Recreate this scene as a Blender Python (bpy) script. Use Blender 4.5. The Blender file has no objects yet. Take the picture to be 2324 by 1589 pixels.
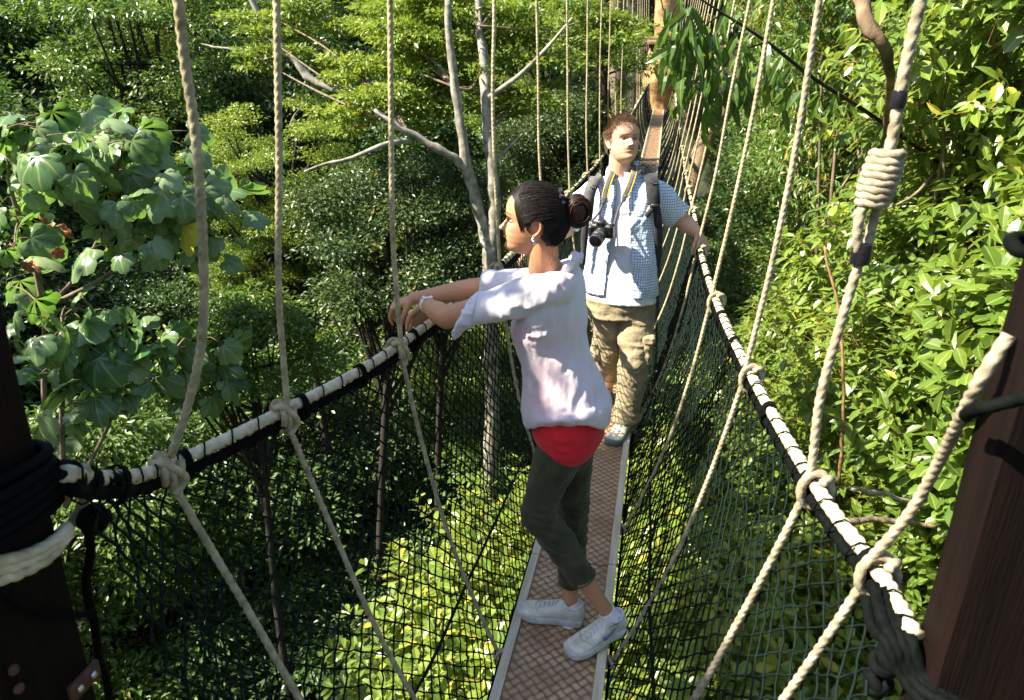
import bpy, math, random
import numpy as np
from mathutils import Vector, Matrix
random.seed(7); RNG = np.random.default_rng(11)
SC = bpy.context.scene
PI = math.pi

# ------------------------------------------------------------------ camera
IW, IH, FPX = 2324.0, 1589.0, 1665.0
PITCH, YAW, ROLL = math.radians(21.0), math.radians(10.85), math.radians(1.2)
FW = np.array([-math.sin(YAW)*math.cos(PITCH), math.cos(YAW)*math.cos(PITCH), -math.sin(PITCH)])
_r0 = np.array([math.cos(YAW), math.sin(YAW), 0.0]); _u0 = np.cross(_r0, FW)
RT = _r0*math.cos(ROLL)+_u0*math.sin(ROLL); UP = -_r0*math.sin(ROLL)+_u0*math.cos(ROLL)
cam_d = bpy.data.cameras.new('camera'); cam = bpy.data.objects.new('camera', cam_d)
SC.collection.objects.link(cam); SC.camera = cam
cam_d.sensor_width = 36.0; cam_d.lens = FPX/IW*36.0
cam_d.dof.use_dof = True; cam_d.dof.focus_distance = 3.1; cam_d.dof.aperture_fstop = 6.3
cam_d.clip_start = 0.05; cam_d.clip_end = 500
cam.matrix_world = Matrix(((RT[0],UP[0],-FW[0],0),(RT[1],UP[1],-FW[1],0),(RT[2],UP[2],-FW[2],0),(0,0,0,1)))
SC.render.resolution_x = 1024; SC.render.resolution_y = 700

# ------------------------------------------------------------------ world + sun
SUN = Vector((-0.65, -0.28, 0.70)).normalized()          # direction towards the sun
world = bpy.data.worlds.new('World'); SC.world = world; world.use_nodes = True
wn = world.node_tree; bg = wn.nodes['Background']
sky = wn.nodes.new('ShaderNodeTexSky'); sky.sky_type = 'NISHITA'; sky.sun_disc = False
sky.sun_elevation = math.asin(SUN.z); sky.sun_rotation = math.atan2(SUN.x, SUN.y)
wn.links.new(sky.outputs[0], bg.inputs[0]); bg.inputs[1].default_value = 0.075
sun_d = bpy.data.lights.new('sun', 'SUN'); sun_d.energy = 5.0; sun_d.angle = math.radians(0.5)
sun_d.color = (1.0, 0.91, 0.74)
sun = bpy.data.objects.new('sun', sun_d); SC.collection.objects.link(sun)
sun.rotation_euler = SUN.to_track_quat('Z', 'Y').to_euler()
SC.view_settings.view_transform = 'Standard'; SC.view_settings.look = 'None'
SC.view_settings.exposure = 1.98; SC.view_settings.gamma = 1.0
SC.cycles.max_bounces = 7; SC.cycles.transparent_max_bounces = 8

# ------------------------------------------------------------------ helpers
def P(x, y, Y):
    """world point in the plane y=Y seen at photo position x, y"""
    d = FW + RT*((x-IW/2)/FPX) - UP*((y-IH/2)/FPX)
    return d*(Y/d[1])
def PD(x, y, D):
    d = FW + RT*((x-IW/2)/FPX) - UP*((y-IH/2)/FPX)
    return d/np.linalg.norm(d)*D
def PX(x, y, X):
    d = FW + RT*((x-IW/2)/FPX) - UP*((y-IH/2)/FPX)
    return d*(X/d[0])
def V3(*a): return np.array(a, dtype=float)
def nrm(v):
    v = np.asarray(v, float); n = np.linalg.norm(v, axis=-1, keepdims=True); return v/np.maximum(n, 1e-9)

LOC = {}
def thing(name, label, cat, loc, group=None):
    o = bpy.data.objects.new(name, None); SC.collection.objects.link(o)
    o.empty_display_size = 0.05
    o.location = Vector([float(c) for c in loc]); LOC[o.name] = np.array([float(c) for c in loc])
    o['label'] = label; o['category'] = cat
    if group: o['group'] = group
    return o
def tag(o, label, cat, group=None):
    o['label'] = label; o['category'] = cat
    if group: o['group'] = group
    return o
def mesh_data(name, V, F, mat, smooth=True, attrs=None):
    """V (n,3); F: list of (m,k) integer arrays or one array or list of lists"""
    me = bpy.data.meshes.new(name)
    V = np.asarray(V, dtype=np.float32)
    if isinstance(F, np.ndarray): F = [F]
    elif len(F) and not isinstance(F[0], np.ndarray):
        by = {}
        for f in F: by.setdefault(len(f), []).append(f)
        F = [np.array(v) for v in by.values()]
    F = [f for f in F if len(f)]
    loops = np.concatenate([f.ravel() for f in F]).astype(np.int32)
    tot = np.concatenate([np.full(len(f), f.shape[1], np.int32) for f in F])
    st = np.concatenate([[0], np.cumsum(tot)[:-1]]).astype(np.int32)
    me.vertices.add(len(V)); me.vertices.foreach_set('co', V.ravel())
    me.loops.add(len(loops)); me.loops.foreach_set('vertex_index', loops)
    me.polygons.add(len(tot)); me.polygons.foreach_set('loop_start', st)
    me.polygons.foreach_set('loop_total', tot)
    me.polygons.foreach_set('use_smooth', np.full(len(tot), smooth))
    me.update(calc_edges=True)
    if attrs:
        for k, (dom, arr) in attrs.items():
            arr = np.asarray(arr, np.float32)
            if arr.ndim == 2:
                a = me.attributes.new(k, 'FLOAT_COLOR', dom)
                if arr.shape[1] == 3: arr = np.hstack([arr, np.ones((len(arr), 1), np.float32)])
                a.data.foreach_set('color', arr.ravel())
            else:
                a = me.attributes.new(k, 'FLOAT', dom); a.data.foreach_set('value', arr)
    if mat: me.materials.append(mat)
    return me
def part(name, V, F, mat, parent=None, smooth=True, attrs=None, loc=None):
    V = np.asarray(V, float)
    off = LOC.get(parent.name, np.zeros(3)) if parent else (np.zeros(3) if loc is None else np.asarray(loc, float))
    o = bpy.data.objects.new(name, mesh_data(name, V-off, F, mat, smooth, attrs))
    SC.collection.objects.link(o)
    if parent: o.parent = parent; LOC[o.name] = off
    else: o.location = off; LOC[o.name] = off
    return o
class MB:
    def __init__(s): s.V = []; s.F = []; s.n = 0
    def add(s, V, F):
        V = np.asarray(V, float); s.V.append(V)
        for f in F: s.F.append([i+s.n for i in f])
        s.n += len(V); return s
    def get(s): return np.vstack(s.V), s.F
    def part(s, name, mat, parent=None, **k): V, F = s.get(); return part(name, V, F, mat, parent, **k)
    def parts(s, name, mat, parent=None, **k):
        """one object for every piece that was added"""
        off = 0; fi = 0; out = []
        for V in s.V:
            n = len(V); Fs = []
            while fi < len(s.F) and min(s.F[fi]) < off+n: Fs.append([i-off for i in s.F[fi]]); fi += 1
            out.append(part(name, V, Fs, mat, parent, **k)); off += n
        return out

def catmull(pts, n_per=None, step=None):
    pts = np.asarray(pts, float)
    if len(pts) == 2: ext = np.vstack([2*pts[0]-pts[1], pts, 2*pts[1]-pts[0]])
    else: ext = np.vstack([2*pts[0]-pts[1], pts, 2*pts[-1]-pts[-2]])
    out = []
    for i in range(len(pts)-1):
        p0, p1, p2, p3 = ext[i:i+4]
        n = n_per or 12
        t = np.linspace(0, 1, n, endpoint=False)[:, None]
        out.append(0.5*((2*p1)+(-p0+p2)*t+(2*p0-5*p1+4*p2-p3)*t**2+(-p0+3*p1-3*p2+p3)*t**3))
    out.append(pts[-1:]); c = np.vstack(out)
    if step:
        d = np.r_[0, np.cumsum(np.linalg.norm(np.diff(c[:, :3], axis=0), axis=1))]
        m = max(2, int(d[-1]/step)+1); s = np.linspace(0, d[-1], m)
        c = np.stack([np.interp(s, d, c[:, k]) for k in range(c.shape[1])], 1)
    return c
def frames(c):
    T = nrm(np.gradient(c, axis=0)); N = np.zeros_like(T)
    a = np.array([0, 0, 1.0]) if abs(T[0, 2]) < .9 else np.array([1.0, 0, 0])
    N[0] = nrm(np.cross(T[0], a))
    for i in range(1, len(c)):
        v = N[i-1]-T[i]*np.dot(N[i-1], T[i]); N[i] = nrm(v)
    return T, N, np.cross(T, N)
def tube(pts, r, seg=8, step=None, n_per=6, cap=True, resample=True, twist=None, depth=.22):
    """tube along a curve; r scalar or per point; twist = strand pitch for laid rope"""
    pts = np.asarray(pts, float)
    rr = np.full(len(pts), r, float) if np.isscalar(r) else np.asarray(r, float)
    q = np.hstack([pts, rr[:, None]])
    if resample: q = catmull(q, n_per=n_per, step=step)
    c, rr = q[:, :3], q[:, 3]
    T, N, B = frames(c)
    ph = np.linspace(0, 2*PI, seg, endpoint=False)
    R = np.repeat(rr[:, None], seg, 1)
    if twist:
        s = np.r_[0, np.cumsum(np.linalg.norm(np.diff(c, axis=0), axis=1))]
        th = 2*PI*s/twist
        R = R*(1-depth+depth*1.12*np.abs(np.cos(1.5*(ph[None, :]-th[:, None])))**.6)
    V = c[:, None, :]+R[..., None]*(np.cos(ph)[None, :, None]*N[:, None, :]+np.sin(ph)[None, :, None]*B[:, None, :])
    n = len(c); V = V.reshape(-1, 3)
    i = np.arange(n-1)[:, None]*seg; j = np.arange(seg)[None, :]; j2 = (j+1) % seg
    Q = np.stack([i+j, i+j2, i+seg+j2, i+seg+j], -1).reshape(-1, 4)
    F = Q.tolist()
    if cap:
        F.append(list(range(seg-1, -1, -1))); F.append([(n-1)*seg+k for k in range(seg)])
    return V, F
def rope(pts, r, fine=True):
    if fine: return tube(pts, r, seg=12, step=r*.55, twist=r*7.0, depth=.36)
    return tube(pts, r, seg=6, step=r*6, n_per=8)
def loft(rings, seg=24, n_per=6, p=1.0, cap=True):
    """rings: list of (centre, A, B) half-axis vectors"""
    q = np.array([np.r_[c, a, b] for c, a, b in rings]); q = catmull(q, n_per=n_per)
    ph = np.linspace(0, 2*PI, seg, endpoint=False)
    cs, sn = np.cos(ph), np.sin(ph)
    cs = np.sign(cs)*np.abs(cs)**p; sn = np.sign(sn)*np.abs(sn)**p
    V = q[:, None, 0:3]+cs[None, :, None]*q[:, None, 3:6]+sn[None, :, None]*q[:, None, 6:9]
    n = len(q); V = V.reshape(-1, 3)
    F = [[i*seg+j, i*seg+(j+1) % seg, (i+1)*seg+(j+1) % seg, (i+1)*seg+j] for i in range(n-1) for j in range(seg)]
    if cap:
        F.append(list(range(seg-1, -1, -1))); F.append([(n-1)*seg+k for k in range(seg)])
    return V, F
def sphere(c, r, seg=16, rings=10, ax=None):
    c = np.asarray(c, float); r = np.broadcast_to(np.asarray(r, float), (3,))
    V = []; 
    for i in range(rings+1):
        t = PI*i/rings
        for j in range(seg):
            a = 2*PI*j/seg; V.append([math.sin(t)*math.cos(a)*r[0], math.sin(t)*math.sin(a)*r[1], math.cos(t)*r[2]])
    V = np.array(V)
    if ax is not None: V = V@np.asarray(ax).T
    F = [[i*seg+j, (i+1)*seg+j, (i+1)*seg+(j+1) % seg, i*seg+(j+1) % seg] for i in range(rings) for j in range(seg)]
    return V+c, F
def limb(pts, radii, seg=16, n_per=6):
    """round-ended tapered limb"""
    V, F = tube(pts, radii, seg=seg, n_per=n_per)
    m = MB().add(V, F)
    m.add(*sphere(pts[0], radii[0]*.995, seg, 10)); m.add(*sphere(pts[-1], radii[-1]*.995, seg, 10))
    return m.get()
def box(c, h, ax=None):
    h = np.asarray(h, float)
    V = np.array([[sx, sy, sz] for sx in (-1, 1) for sy in (-1, 1) for sz in (-1, 1)], float)*h
    if ax is not None: V = V@np.asarray(ax).T
    return V+np.asarray(c), [[0, 1, 3, 2], [4, 6, 7, 5], [0, 4, 5, 1], [2, 3, 7, 6], [0, 2, 6, 4], [1, 5, 7, 3]]
def bevbox(c, h, b, ax=None):
    """box with chamfered edges (superellipsoid-like loft)"""
    h = np.asarray(h, float); rings = []
    ks = [(-1, 1-b/min(h[:2])), (-1+b/h[2], 1), (1-b/h[2], 1), (1, 1-b/min(h[:2]))]
    V = []; 
    for kz, s in ks:
        hx, hy = h[0]*1.0-(1-s)*min(h[:2]), h[1]*1.0-(1-s)*min(h[:2])
        for (x, y) in [(hx, -hy+b), (hx, hy-b), (hx-b, hy), (-hx+b, hy), (-hx, hy-b), (-hx, -hy+b), (-hx+b, -hy), (hx-b, -hy)]:
            V.append([x, y, kz*h[2]])
    V = np.array(V)
    F = [[i*8+j, i*8+(j+1) % 8, (i+1)*8+(j+1) % 8, (i+1)*8+j] for i in range(3) for j in range(8)]
    F += [list(range(7, -1, -1)), list(range(24, 32))]
    if ax is not None: V = V@np.asarray(ax).T
    return V+np.asarray(c), F

# value noise on arrays of points
def _hash(i, j, k):
    n = (i*73856093) ^ (j*19349663) ^ (k*83492791)
    n = (n ^ (n >> 13))*1274126177 & 0x7fffffff
    return ((n ^ (n >> 16)) & 0xffff)/65535.0*2-1
def vnoise(p, scale=1.0, octv=3, seed=0):
    p = np.asarray(p, float)*scale+seed*17.3; out = 0; amp = 1.0
    for o in range(octv):
        f = np.floor(p).astype(np.int64); t = p-f; t = t*t*(3-2*t)
        r = 0
        for a in (0, 1):
            for b in (0, 1):
                for c in (0, 1):
                    w = (t[:, 0] if a else 1-t[:, 0])*(t[:, 1] if b else 1-t[:, 1])*(t[:, 2] if c else 1-t[:, 2])
                    r = r+w*_hash(f[:, 0]+a, f[:, 1]+b, f[:, 2]+c)
        out = out+amp*r; amp *= .5; p = p*2.03+5.1
    return out
_tmpcol = SC.collection
def blob(mb, voxel=.005, smooth=4, fac=.5, dec=None):
    """fuse overlapping closed pieces into one continuous surface"""
    V, F = mb.get()
    me = bpy.data.meshes.new('t'); me.from_pydata(V.tolist(), [], F); me.update()
    o = bpy.data.objects.new('t', me); _tmpcol.objects.link(o)
    m = o.modifiers.new('r', 'REMESH'); m.mode = 'VOXEL'; m.voxel_size = voxel
    if smooth: s = o.modifiers.new('s', 'SMOOTH'); s.iterations = smooth; s.factor = fac
    dg = bpy.context.evaluated_depsgraph_get(); dg.update()
    ev = o.evaluated_get(dg); m2 = ev.to_mesh()
    n = len(m2.vertices); co = np.empty(n*3, np.float32); m2.vertices.foreach_get('co', co)
    no = np.empty(n*3, np.float32); m2.vertices.foreach_get('normal', no)
    ls = np.empty(len(m2.polygons), np.int32); m2.polygons.foreach_get('loop_start', ls)
    lt = np.empty(len(m2.polygons), np.int32); m2.polygons.foreach_get('loop_total', lt)
    vi = np.empty(len(m2.loops), np.int32); m2.loops.foreach_get('vertex_index', vi)
    Fs = []
    for k in np.unique(lt):
        s0 = ls[lt == k]; Fs.append(vi[s0[:, None]+np.arange(k)[None, :]])
    ev.to_mesh_clear(); bpy.data.objects.remove(o); bpy.data.meshes.remove(me)
    return co.reshape(-1, 3).astype(float), no.reshape(-1, 3).astype(float), Fs

# ------------------------------------------------------------------ materials
MATS = {}
class NT:
    def __init__(s, name):
        m = bpy.data.materials.new(name); m.use_nodes = True; s.m = m; s.t = m.node_tree
        s.b = s.t.nodes['Principled BSDF']; s.out = s.t.nodes['Material Output']
    def n(s, kind, **k):
        o = s.t.nodes.new('ShaderNode'+kind)
        for a, v in k.items(): setattr(o, a, v)
        return o
    def l(s, a, b): s.t.links.new(a, b)
    def coord(s, kind='Object'): return s.n('TexCoord').outputs[kind]
    def math(s, op, a, b=None, c=None):
        o = s.n('Math', operation=op)
        for i, v in enumerate((a, b, c)):
            if v is None: continue
            if isinstance(v, (int, float)): o.inputs[i].default_value = v
            else: s.l(v, o.inputs[i])
        return o.outputs[0]
    def noise(s, scale, detail=3, vec=None, rough=.55, stretch=None):
        if stretch is not None:
            mp = s.n('Mapping'); s.l(vec or s.coord(), mp.inputs[0]); mp.inputs['Scale'].default_value = stretch; vec = mp.outputs[0]
        o = s.n('TexNoise'); o.inputs['Scale'].default_value = scale; o.inputs['Detail'].default_value = detail
        o.inputs['Roughness'].default_value = rough
        s.l(vec if vec is not None else s.coord(), o.inputs['Vector']); return o.outputs[0]
    def ramp(s, fac, stops, interp='LINEAR'):
        o = s.n('ValToRGB'); o.color_ramp.interpolation = interp
        e = o.color_ramp.elements
        while len(e) < len(stops): e.new(.5)
        for el, (p, c) in zip(e, stops): el.position = p; el.color = (*c, 1) if len(c) == 3 else c
        s.l(fac, o.inputs[0]); return o.outputs[0]
    def mix(s, f, a, b, mode='MIX'):
        o = s.n('MixRGB', blend_type=mode)
        for i, v in zip((0, 1, 2), (f, a, b)):
            if isinstance(v, (int, float)): o.inputs[i].default_value = v
            elif isinstance(v, tuple): o.inputs[i].default_value = (*v, 1)
            else: s.l(v, o.inputs[i])
        return o.outputs[0]
    def bump(s, h, dist=.002, st=.6):
        o = s.n('Bump'); o.inputs['Distance'].default_value = dist; o.inputs['Strength'].default_value = st
        s.l(h, o.inputs['Height']); s.l(o.outputs[0], s.b.inputs['Normal'])
    def base(s, c):
        if isinstance(c, tuple): s.b.inputs['Base Color'].default_value = (*c, 1)
        else: s.l(c, s.b.inputs['Base Color'])
        return s
    def set(s, **k):
        for a, v in k.items():
            key = {'rough': 'Roughness', 'spec': 'Specular IOR Level', 'metal': 'Metallic', 'sheen': 'Sheen Weight', 'sss': 'Subsurface Weight'}[a]
            s.b.inputs[key].default_value = v
        return s
def noisy(name, c1, c2, scale=60, rough=.7, bump=.002, bscale=None, spec=.4, stretch=None, detail=4, **k):
    t = NT(name); nz = t.noise(scale, detail, stretch=stretch)
    t.base(t.ramp(nz, [(.3, c1), (.7, c2)])); t.set(rough=rough, spec=spec, **k)
    if bump: t.bump(t.noise(bscale or scale*2, 3, stretch=stretch), bump)
    return t.m
def leafmat(name, stops, rough=.38, trans=.32, tcol=(.35, .55, .05), spec=.5, vein=0.0, scale_noise=None):
    t = NT(name)
    at = t.n('Attribute', attribute_name='tint').outputs['Fac']
    col = t.ramp(at, stops)
    if vein:
        md = t.n('Attribute', attribute_name='mid').outputs['Fac']
        f = t.math('LESS_THAN', md, .10); col = t.mix(t.math('MULTIPLY', f, vein), col, (.35, .42, .12))
    if scale_noise:
        nz = t.noise(scale_noise, 3); col = t.mix(t.math('MULTIPLY', t.ramp(nz, [(.62, (0, 0, 0)), (.72, (1, 1, 1))]), .5), col, (.16, .15, .03))
    t.base(col); t.set(rough=rough, spec=spec)
    tr = t.n('BsdfTranslucent'); t.l(t.mix(1.0, col, tcol+(), 'MULTIPLY') if False else t.mix(.55, col, tcol), tr.inputs[0])
    mx = t.n('MixShader'); mx.inputs[0].default_value = trans
    t.l(t.b.outputs[0], mx.inputs[1]); t.l(tr.outputs[0], mx.inputs[2]); t.l(mx.outputs[0], t.out.inputs[0])
    return t.m
M = {}
M['leaf_bright'] = leafmat('leaf_bright', [(0, (.05, .105, .016)), (.45, (.105, .175, .025)), (.8, (.19, .25, .035)), (.93, (.30, .32, .045)), (1, (.42, .34, .05))], .30, .34, (.42, .52, .05), vein=.5)
M['leaf_mid'] = leafmat('leaf_mid', [(0, (.03, .07, .013)), (.6, (.065, .13, .022)), (.93, (.13, .19, .03)), (1, (.30, .22, .05))], .36, .28, (.3, .5, .04), vein=.4)
M['leaf_dark'] = leafmat('leaf_dark', [(0, (.026, .06, .016)), (.6, (.062, .115, .03)), (1, (.13, .18, .055))], .36, .2, (.2, .4, .03))
M['leaf_yellow'] = leafmat('leaf_yellow', [(0, (.06, .12, .012)), (.5, (.13, .21, .025)), (1, (.25, .30, .04))], .42, .34, (.42, .52, .04))
M['leaf_olive'] = leafmat('leaf_olive', [(0, (.03, .065, .02)), (.6, (.055, .10, .03)), (.95, (.10, .14, .04)), (1, (.3, .2, .05))], .42, .18, (.22, .32, .05))
M['leaf_large'] = leafmat('leaf_large', [(0, (.035, .11, .03)), (.7, (.17, .25, .125)), (.945, (.28, .37, .19)), (.97, (.45, .38, .03)), (1, (.20, .07, .02))], .22, .30, (.3, .6, .05), vein=.5)
M['leaf_dead'] = leafmat('leaf_dead', [(0, (.16, .05, .02)), (1, (.30, .12, .04))], .6, .2, (.4, .15, .04))
M['bark'] = noisy('bark', (.09, .065, .04), (.24, .19, .13), 14, .85, .01, 40, stretch=(1, 1, .3))
M['bark_dark'] = noisy('bark_dark', (.009, .007, .005), (.032, .026, .018), 20, .85, .006, 40, stretch=(1, 1, .3))
M['bark_pale'] = noisy('bark_pale', (.07, .06, .04), (.40, .38, .32), 9, .8, .004, 60, detail=6)
M['twig'] = noisy('twig', (.13, .065, .03), (.28, .16, .08), 30, .75, .001)
M['bark_gold'] = noisy('bark_gold', (.12, .06, .025), (.58, .38, .17), 3.5, .85, .04, 7, detail=8)
M['bark_limb'] = noisy('bark_limb', (.05, .035, .02), (.27, .18, .105), 9, .85, .02, 20, detail=7, stretch=(1, 1, .5))
t = NT('terrain'); t.base(t.ramp(t.noise(.8, 8), [(.3, (.012, .016, .007)), (.6, (.03, .04, .014)), (.8, (.05, .045, .02))])); t.set(rough=.95); t.bump(t.noise(3, 6), .3); M['terrain'] = t.m
M['rope'] = noisy('rope', (.21, .175, .10), (.50, .435, .27), 38, .9, .002, 330, spec=.2)
M['rope_grey'] = noisy('rope_grey', (.18, .15, .10), (.44, .385, .28), 38, .9, .002, 330, spec=.2)
M['rope_white'] = noisy('rope_white', (.38, .32, .20), (.68, .60, .43), 30, .85, .0012, 500, spec=.2)
M['rope_dark'] = noisy('rope_dark', (.0006, .0010, .0009), (.0030, .0048, .0042), 60, .8, .0008, 600, spec=.08)
M['net'] = noisy('net', (.002, .005, .004), (.006, .015, .011), 25, .7, .0004, 800, spec=.10)
M['tape'] = noisy('tape', (.006, .006, .008), (.015, .015, .02), 60, .25, .001)
M['post_wood'] = noisy('post_wood', (.0010, .0006, .0005), (.0080, .0034, .0024), 7, .7, .004, 30, spec=.12, stretch=(6, 6, .35), detail=6)  # timber tone taken near black: shade on the posts put into the colour
M['steel'] = NT('steel').base((.6, .6, .6)).set(metal=1, rough=.35).m
M['rust'] = noisy('rust', (.05, .02, .012), (.14, .06, .03), 60, .8)
M['rail_wood'] = noisy('rail_wood', (.44, .37, .25), (.70, .62, .47), 9, .6, .001, 60, stretch=(3, .3, 3))
M['plank_end'] = noisy('plank_end', (.10, .06, .035), (.22, .14, .08), 20, .8)
# ================================================================== TERRAIN
def dz(y): return float(np.interp(y, [1.0, 1.8, 4, 7, 11, 16, 20, 26, 30], [-1.93, -1.95, -2.0, -1.97, -1.85, -1.62, -1.45, -1.22, -1.2]))
def ground_z(x, y):
    d = np.hypot(x, y)
    h = -13.0+np.clip(d-8, 0, None)*.62
    h = np.minimum(h, -13+ (np.clip(d-8, 0, 40))*.62)
    cor = np.exp(-((x+.2)/4.5)**2)*(y < 40)*(y > -20)
    h = np.where(y < 34, h*(1-cor)+np.minimum(h, -11)*cor, h)
    return h+vnoise(np.stack([x, y, 0*x], -1).reshape(-1, 3), .15, 3).reshape(x.shape)*1.2
g = np.linspace(-1, 1, 150); gx, gy = np.meshgrid(np.sign(g)*np.abs(g)**1.7*120, np.sign(g)*np.abs(g)**1.7*120)
gz = ground_z(gx, gy); n = 150
Vg = np.stack([gx.ravel(), gy.ravel(), gz.ravel()], 1)
ii = (np.arange(n-1)[:, None]*n+np.arange(n-1)[None, :]).ravel()
o = part('terrain', Vg, np.stack([ii, ii+1, ii+n+1, ii+n], 1), M['terrain']); o['kind'] = 'structure'

# ================================================================== DECK
t = NT('deck_panel')
co = t.coord(); mp = t.n('Mapping'); t.l(co, mp.inputs[0]); mp.inputs['Rotation'].default_value = (0, 0, math.radians(45))
mp.inputs['Scale'].default_value = (1/.032, 1/.032, 1)
sx = t.n('SeparateXYZ'); t.l(mp.outputs[0], sx.inputs[0]); X, Y = sx.outputs[0], sx.outputs[1]
fx, fy = t.math('FLOOR', X), t.math('FLOOR', Y)
par = t.math('FLOORED_MODULO', t.math('ADD', fx, fy), 2.0)
u = t.math('SUBTRACT', t.math('FRACT', X), .5); v = t.math('SUBTRACT', t.math('FRACT', Y), .5)
def sel(a, b): return t.math('ADD', t.math('MULTIPLY', a, t.math('SUBTRACT', 1.0, par)), t.math('MULTIPLY', b, par))
a_, b_ = sel(u, v), sel(v, u)
s_ = t.math('ABSOLUTE', t.math('SUBTRACT', t.math('FRACT', t.math('MULTIPLY', b_, 5.0)), .5))
lens = t.math('MULTIPLY', t.math('SUBTRACT', 1.0, t.math('POWER', t.math('ABSOLUTE', t.math('MULTIPLY', a_, 2.15)), 2.0)), .40)
ins = t.math('LESS_THAN', s_, lens); edge = t.math('LESS_THAN', t.math('ABSOLUTE', b_), .47)
msk = t.math('MULTIPLY', ins, edge)
nz = t.noise(9, 5); wear = t.ramp(nz, [(.35, (.40, .26, .13)), (.65, (.70, .50, .29))])
dirt = t.ramp(t.noise(30, 5), [(.3, (.14, .068, .036)), (.7, (.25, .135, .078))])
t.base(t.mix(msk, dirt, wear)); t.set(rough=.55, spec=.4); t.bump(msk, .0015, .8); M['deck'] = t.m
DX = -.215
root = thing('walkway_deck', 'narrow suspended plank walkway with brown checkered non-slip panels and pale wooden edge rails', 'walkway', (DX, 1, dz(1)))
def strip(x0, x1, top, bot, y0, y1, n=90):
    ys = np.linspace(y0, y1, n); V = []
    for y in ys: z = dz(y); V += [[x0, y, z+top], [x1, y, z+top], [x1, y, z+bot], [x0, y, z+bot]]
    F = [[i*4+j, i*4+(j+1) % 4, (i+1)*4+(j+1) % 4, (i+1)*4+j] for i in range(n-1) for j in range(4)]+[[0, 1, 2, 3], [4*n-1, 4*n-2, 4*n-3, 4*n-4]]
    return V, F
seams = [0.2, 2.62, 5.05, 7.5, 9.9, 12.3, 14.8, 17.2, 19.6, 22, 24.4, 26.6]
for a, b in zip(seams[:-1], seams[1:]):
    V, F = strip(DX-.148, DX+.148, 0, -.02, a+.003, b-.003, 10); part('panel', V, F, M['deck'], root, smooth=False)
    for sgn in (-1, 1):
        c = DX+sgn*.166; V, F = strip(c-.0165, c+.0165, .012, -.05, a+.004, b-.002, 10); part('edge_rail', V, F, M['rail_wood'], root, smooth=False)
    m = MB()
    for yy in (b-.12, b-.02):
        for xx in (-.1, .0, .1): m.add(*sphere((DX+xx, yy, dz(yy)+.001), (.006, .006, .003), 8, 4))
    m.parts('screw', M['steel'], root)
m = MB()
for y in np.arange(.5, 26.4, .9):
    m.add(*box((DX, y, dz(y)-.075), (.21, .03, .02)))
m.parts('crossbar', M['bark_dark'], root, smooth=False)

# ================================================================== HANDRAILS, NETS, SUSPENSION ROPES
hrz = lambda y: np.interp(y, [1.2, 2.2, 4, 8, 14, 26], [-.82, -.83, -.90, -.93, -.80, -.35])
def solve(px, py):
    y = 2.0; d = FW+RT*((px-IW/2)/FPX)-UP*((py-IH/2)/FPX)
    for i in range(80): y = .7*y+.3*(hrz(y)/d[2])*d[1]
    return d*(y/d[1])
LK = [solve(*p) for p in [(372, 1060), (637, 935), (897, 790), (1125, 612)]]
def midy(px, top, Y, X): return V3(X, Y, hrz(Y))
LKy = [4.55, 5.75, 6.95, 8.1, 9.25, 10.4, 11.6, 12.8, 14.0, 15.3, 16.7, 18.1, 19.6, 21.2, 22.9, 24.6]
LTop = [1218, 1287, 1334, 1366, 1386, 1403, 1416, 1424, 1436, 1442, 1448, 1453, 1458, 1463, 1468, 1473]
for yy in LKy: LK.append(V3(np.interp(yy, [3.3, 5, 8, 14, 26], [-.71, -.70, -.655, -.62, -.60]), yy, hrz(yy)))
RK = [solve(*p) for p in [(1990, 1290), (1850, 1100), (1705, 850), (1625, 680), (1590, 568)]]
RKy = [5.3, 6.4, 7.5, 8.6, 9.75, 10.9, 12.1, 13.3, 14.6, 16.0, 17.4, 18.8, 20.3, 21.9, 23.5, 25.0]
for yy in RKy: RK.append(V3(np.interp(yy, [4, 6, 14, 26], [.27, .255, .25, .22]), yy, hrz(yy)))
RTop = [None, (2090, 0), (1860, 0), (1755, 0), (1702, 0), (1668, 0), (1648, 0), (1634, 0), (1622, 0), (1613, 0), (1606, 0), (1600, 0), (1594, 0), (1589, 0), (1584, 0), (1579, 0), (1574, 0), (1569, 0), (1563, 0), (1556, 0), (1550, 0)]
END_Y = 26.3
Lpost = P(150, 1075, .86); Rpost = P(2075, 1440, 1.0)
railL = [Lpost, P(245, 1085, 1.0)]+LK+[V3(-.58, END_Y, hrz(END_Y))]
railR = [Rpost]+RK+[V3(.2, END_Y, hrz(END_Y))]
cL = catmull(np.array(railL), n_per=10); cR = catmull(np.array(railR), n_per=10)
def rail_at(c, y): return np.array([np.interp(y, c[:, 1], c[:, 0]), y, np.interp(y, c[:, 1], c[:, 2])])
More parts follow.
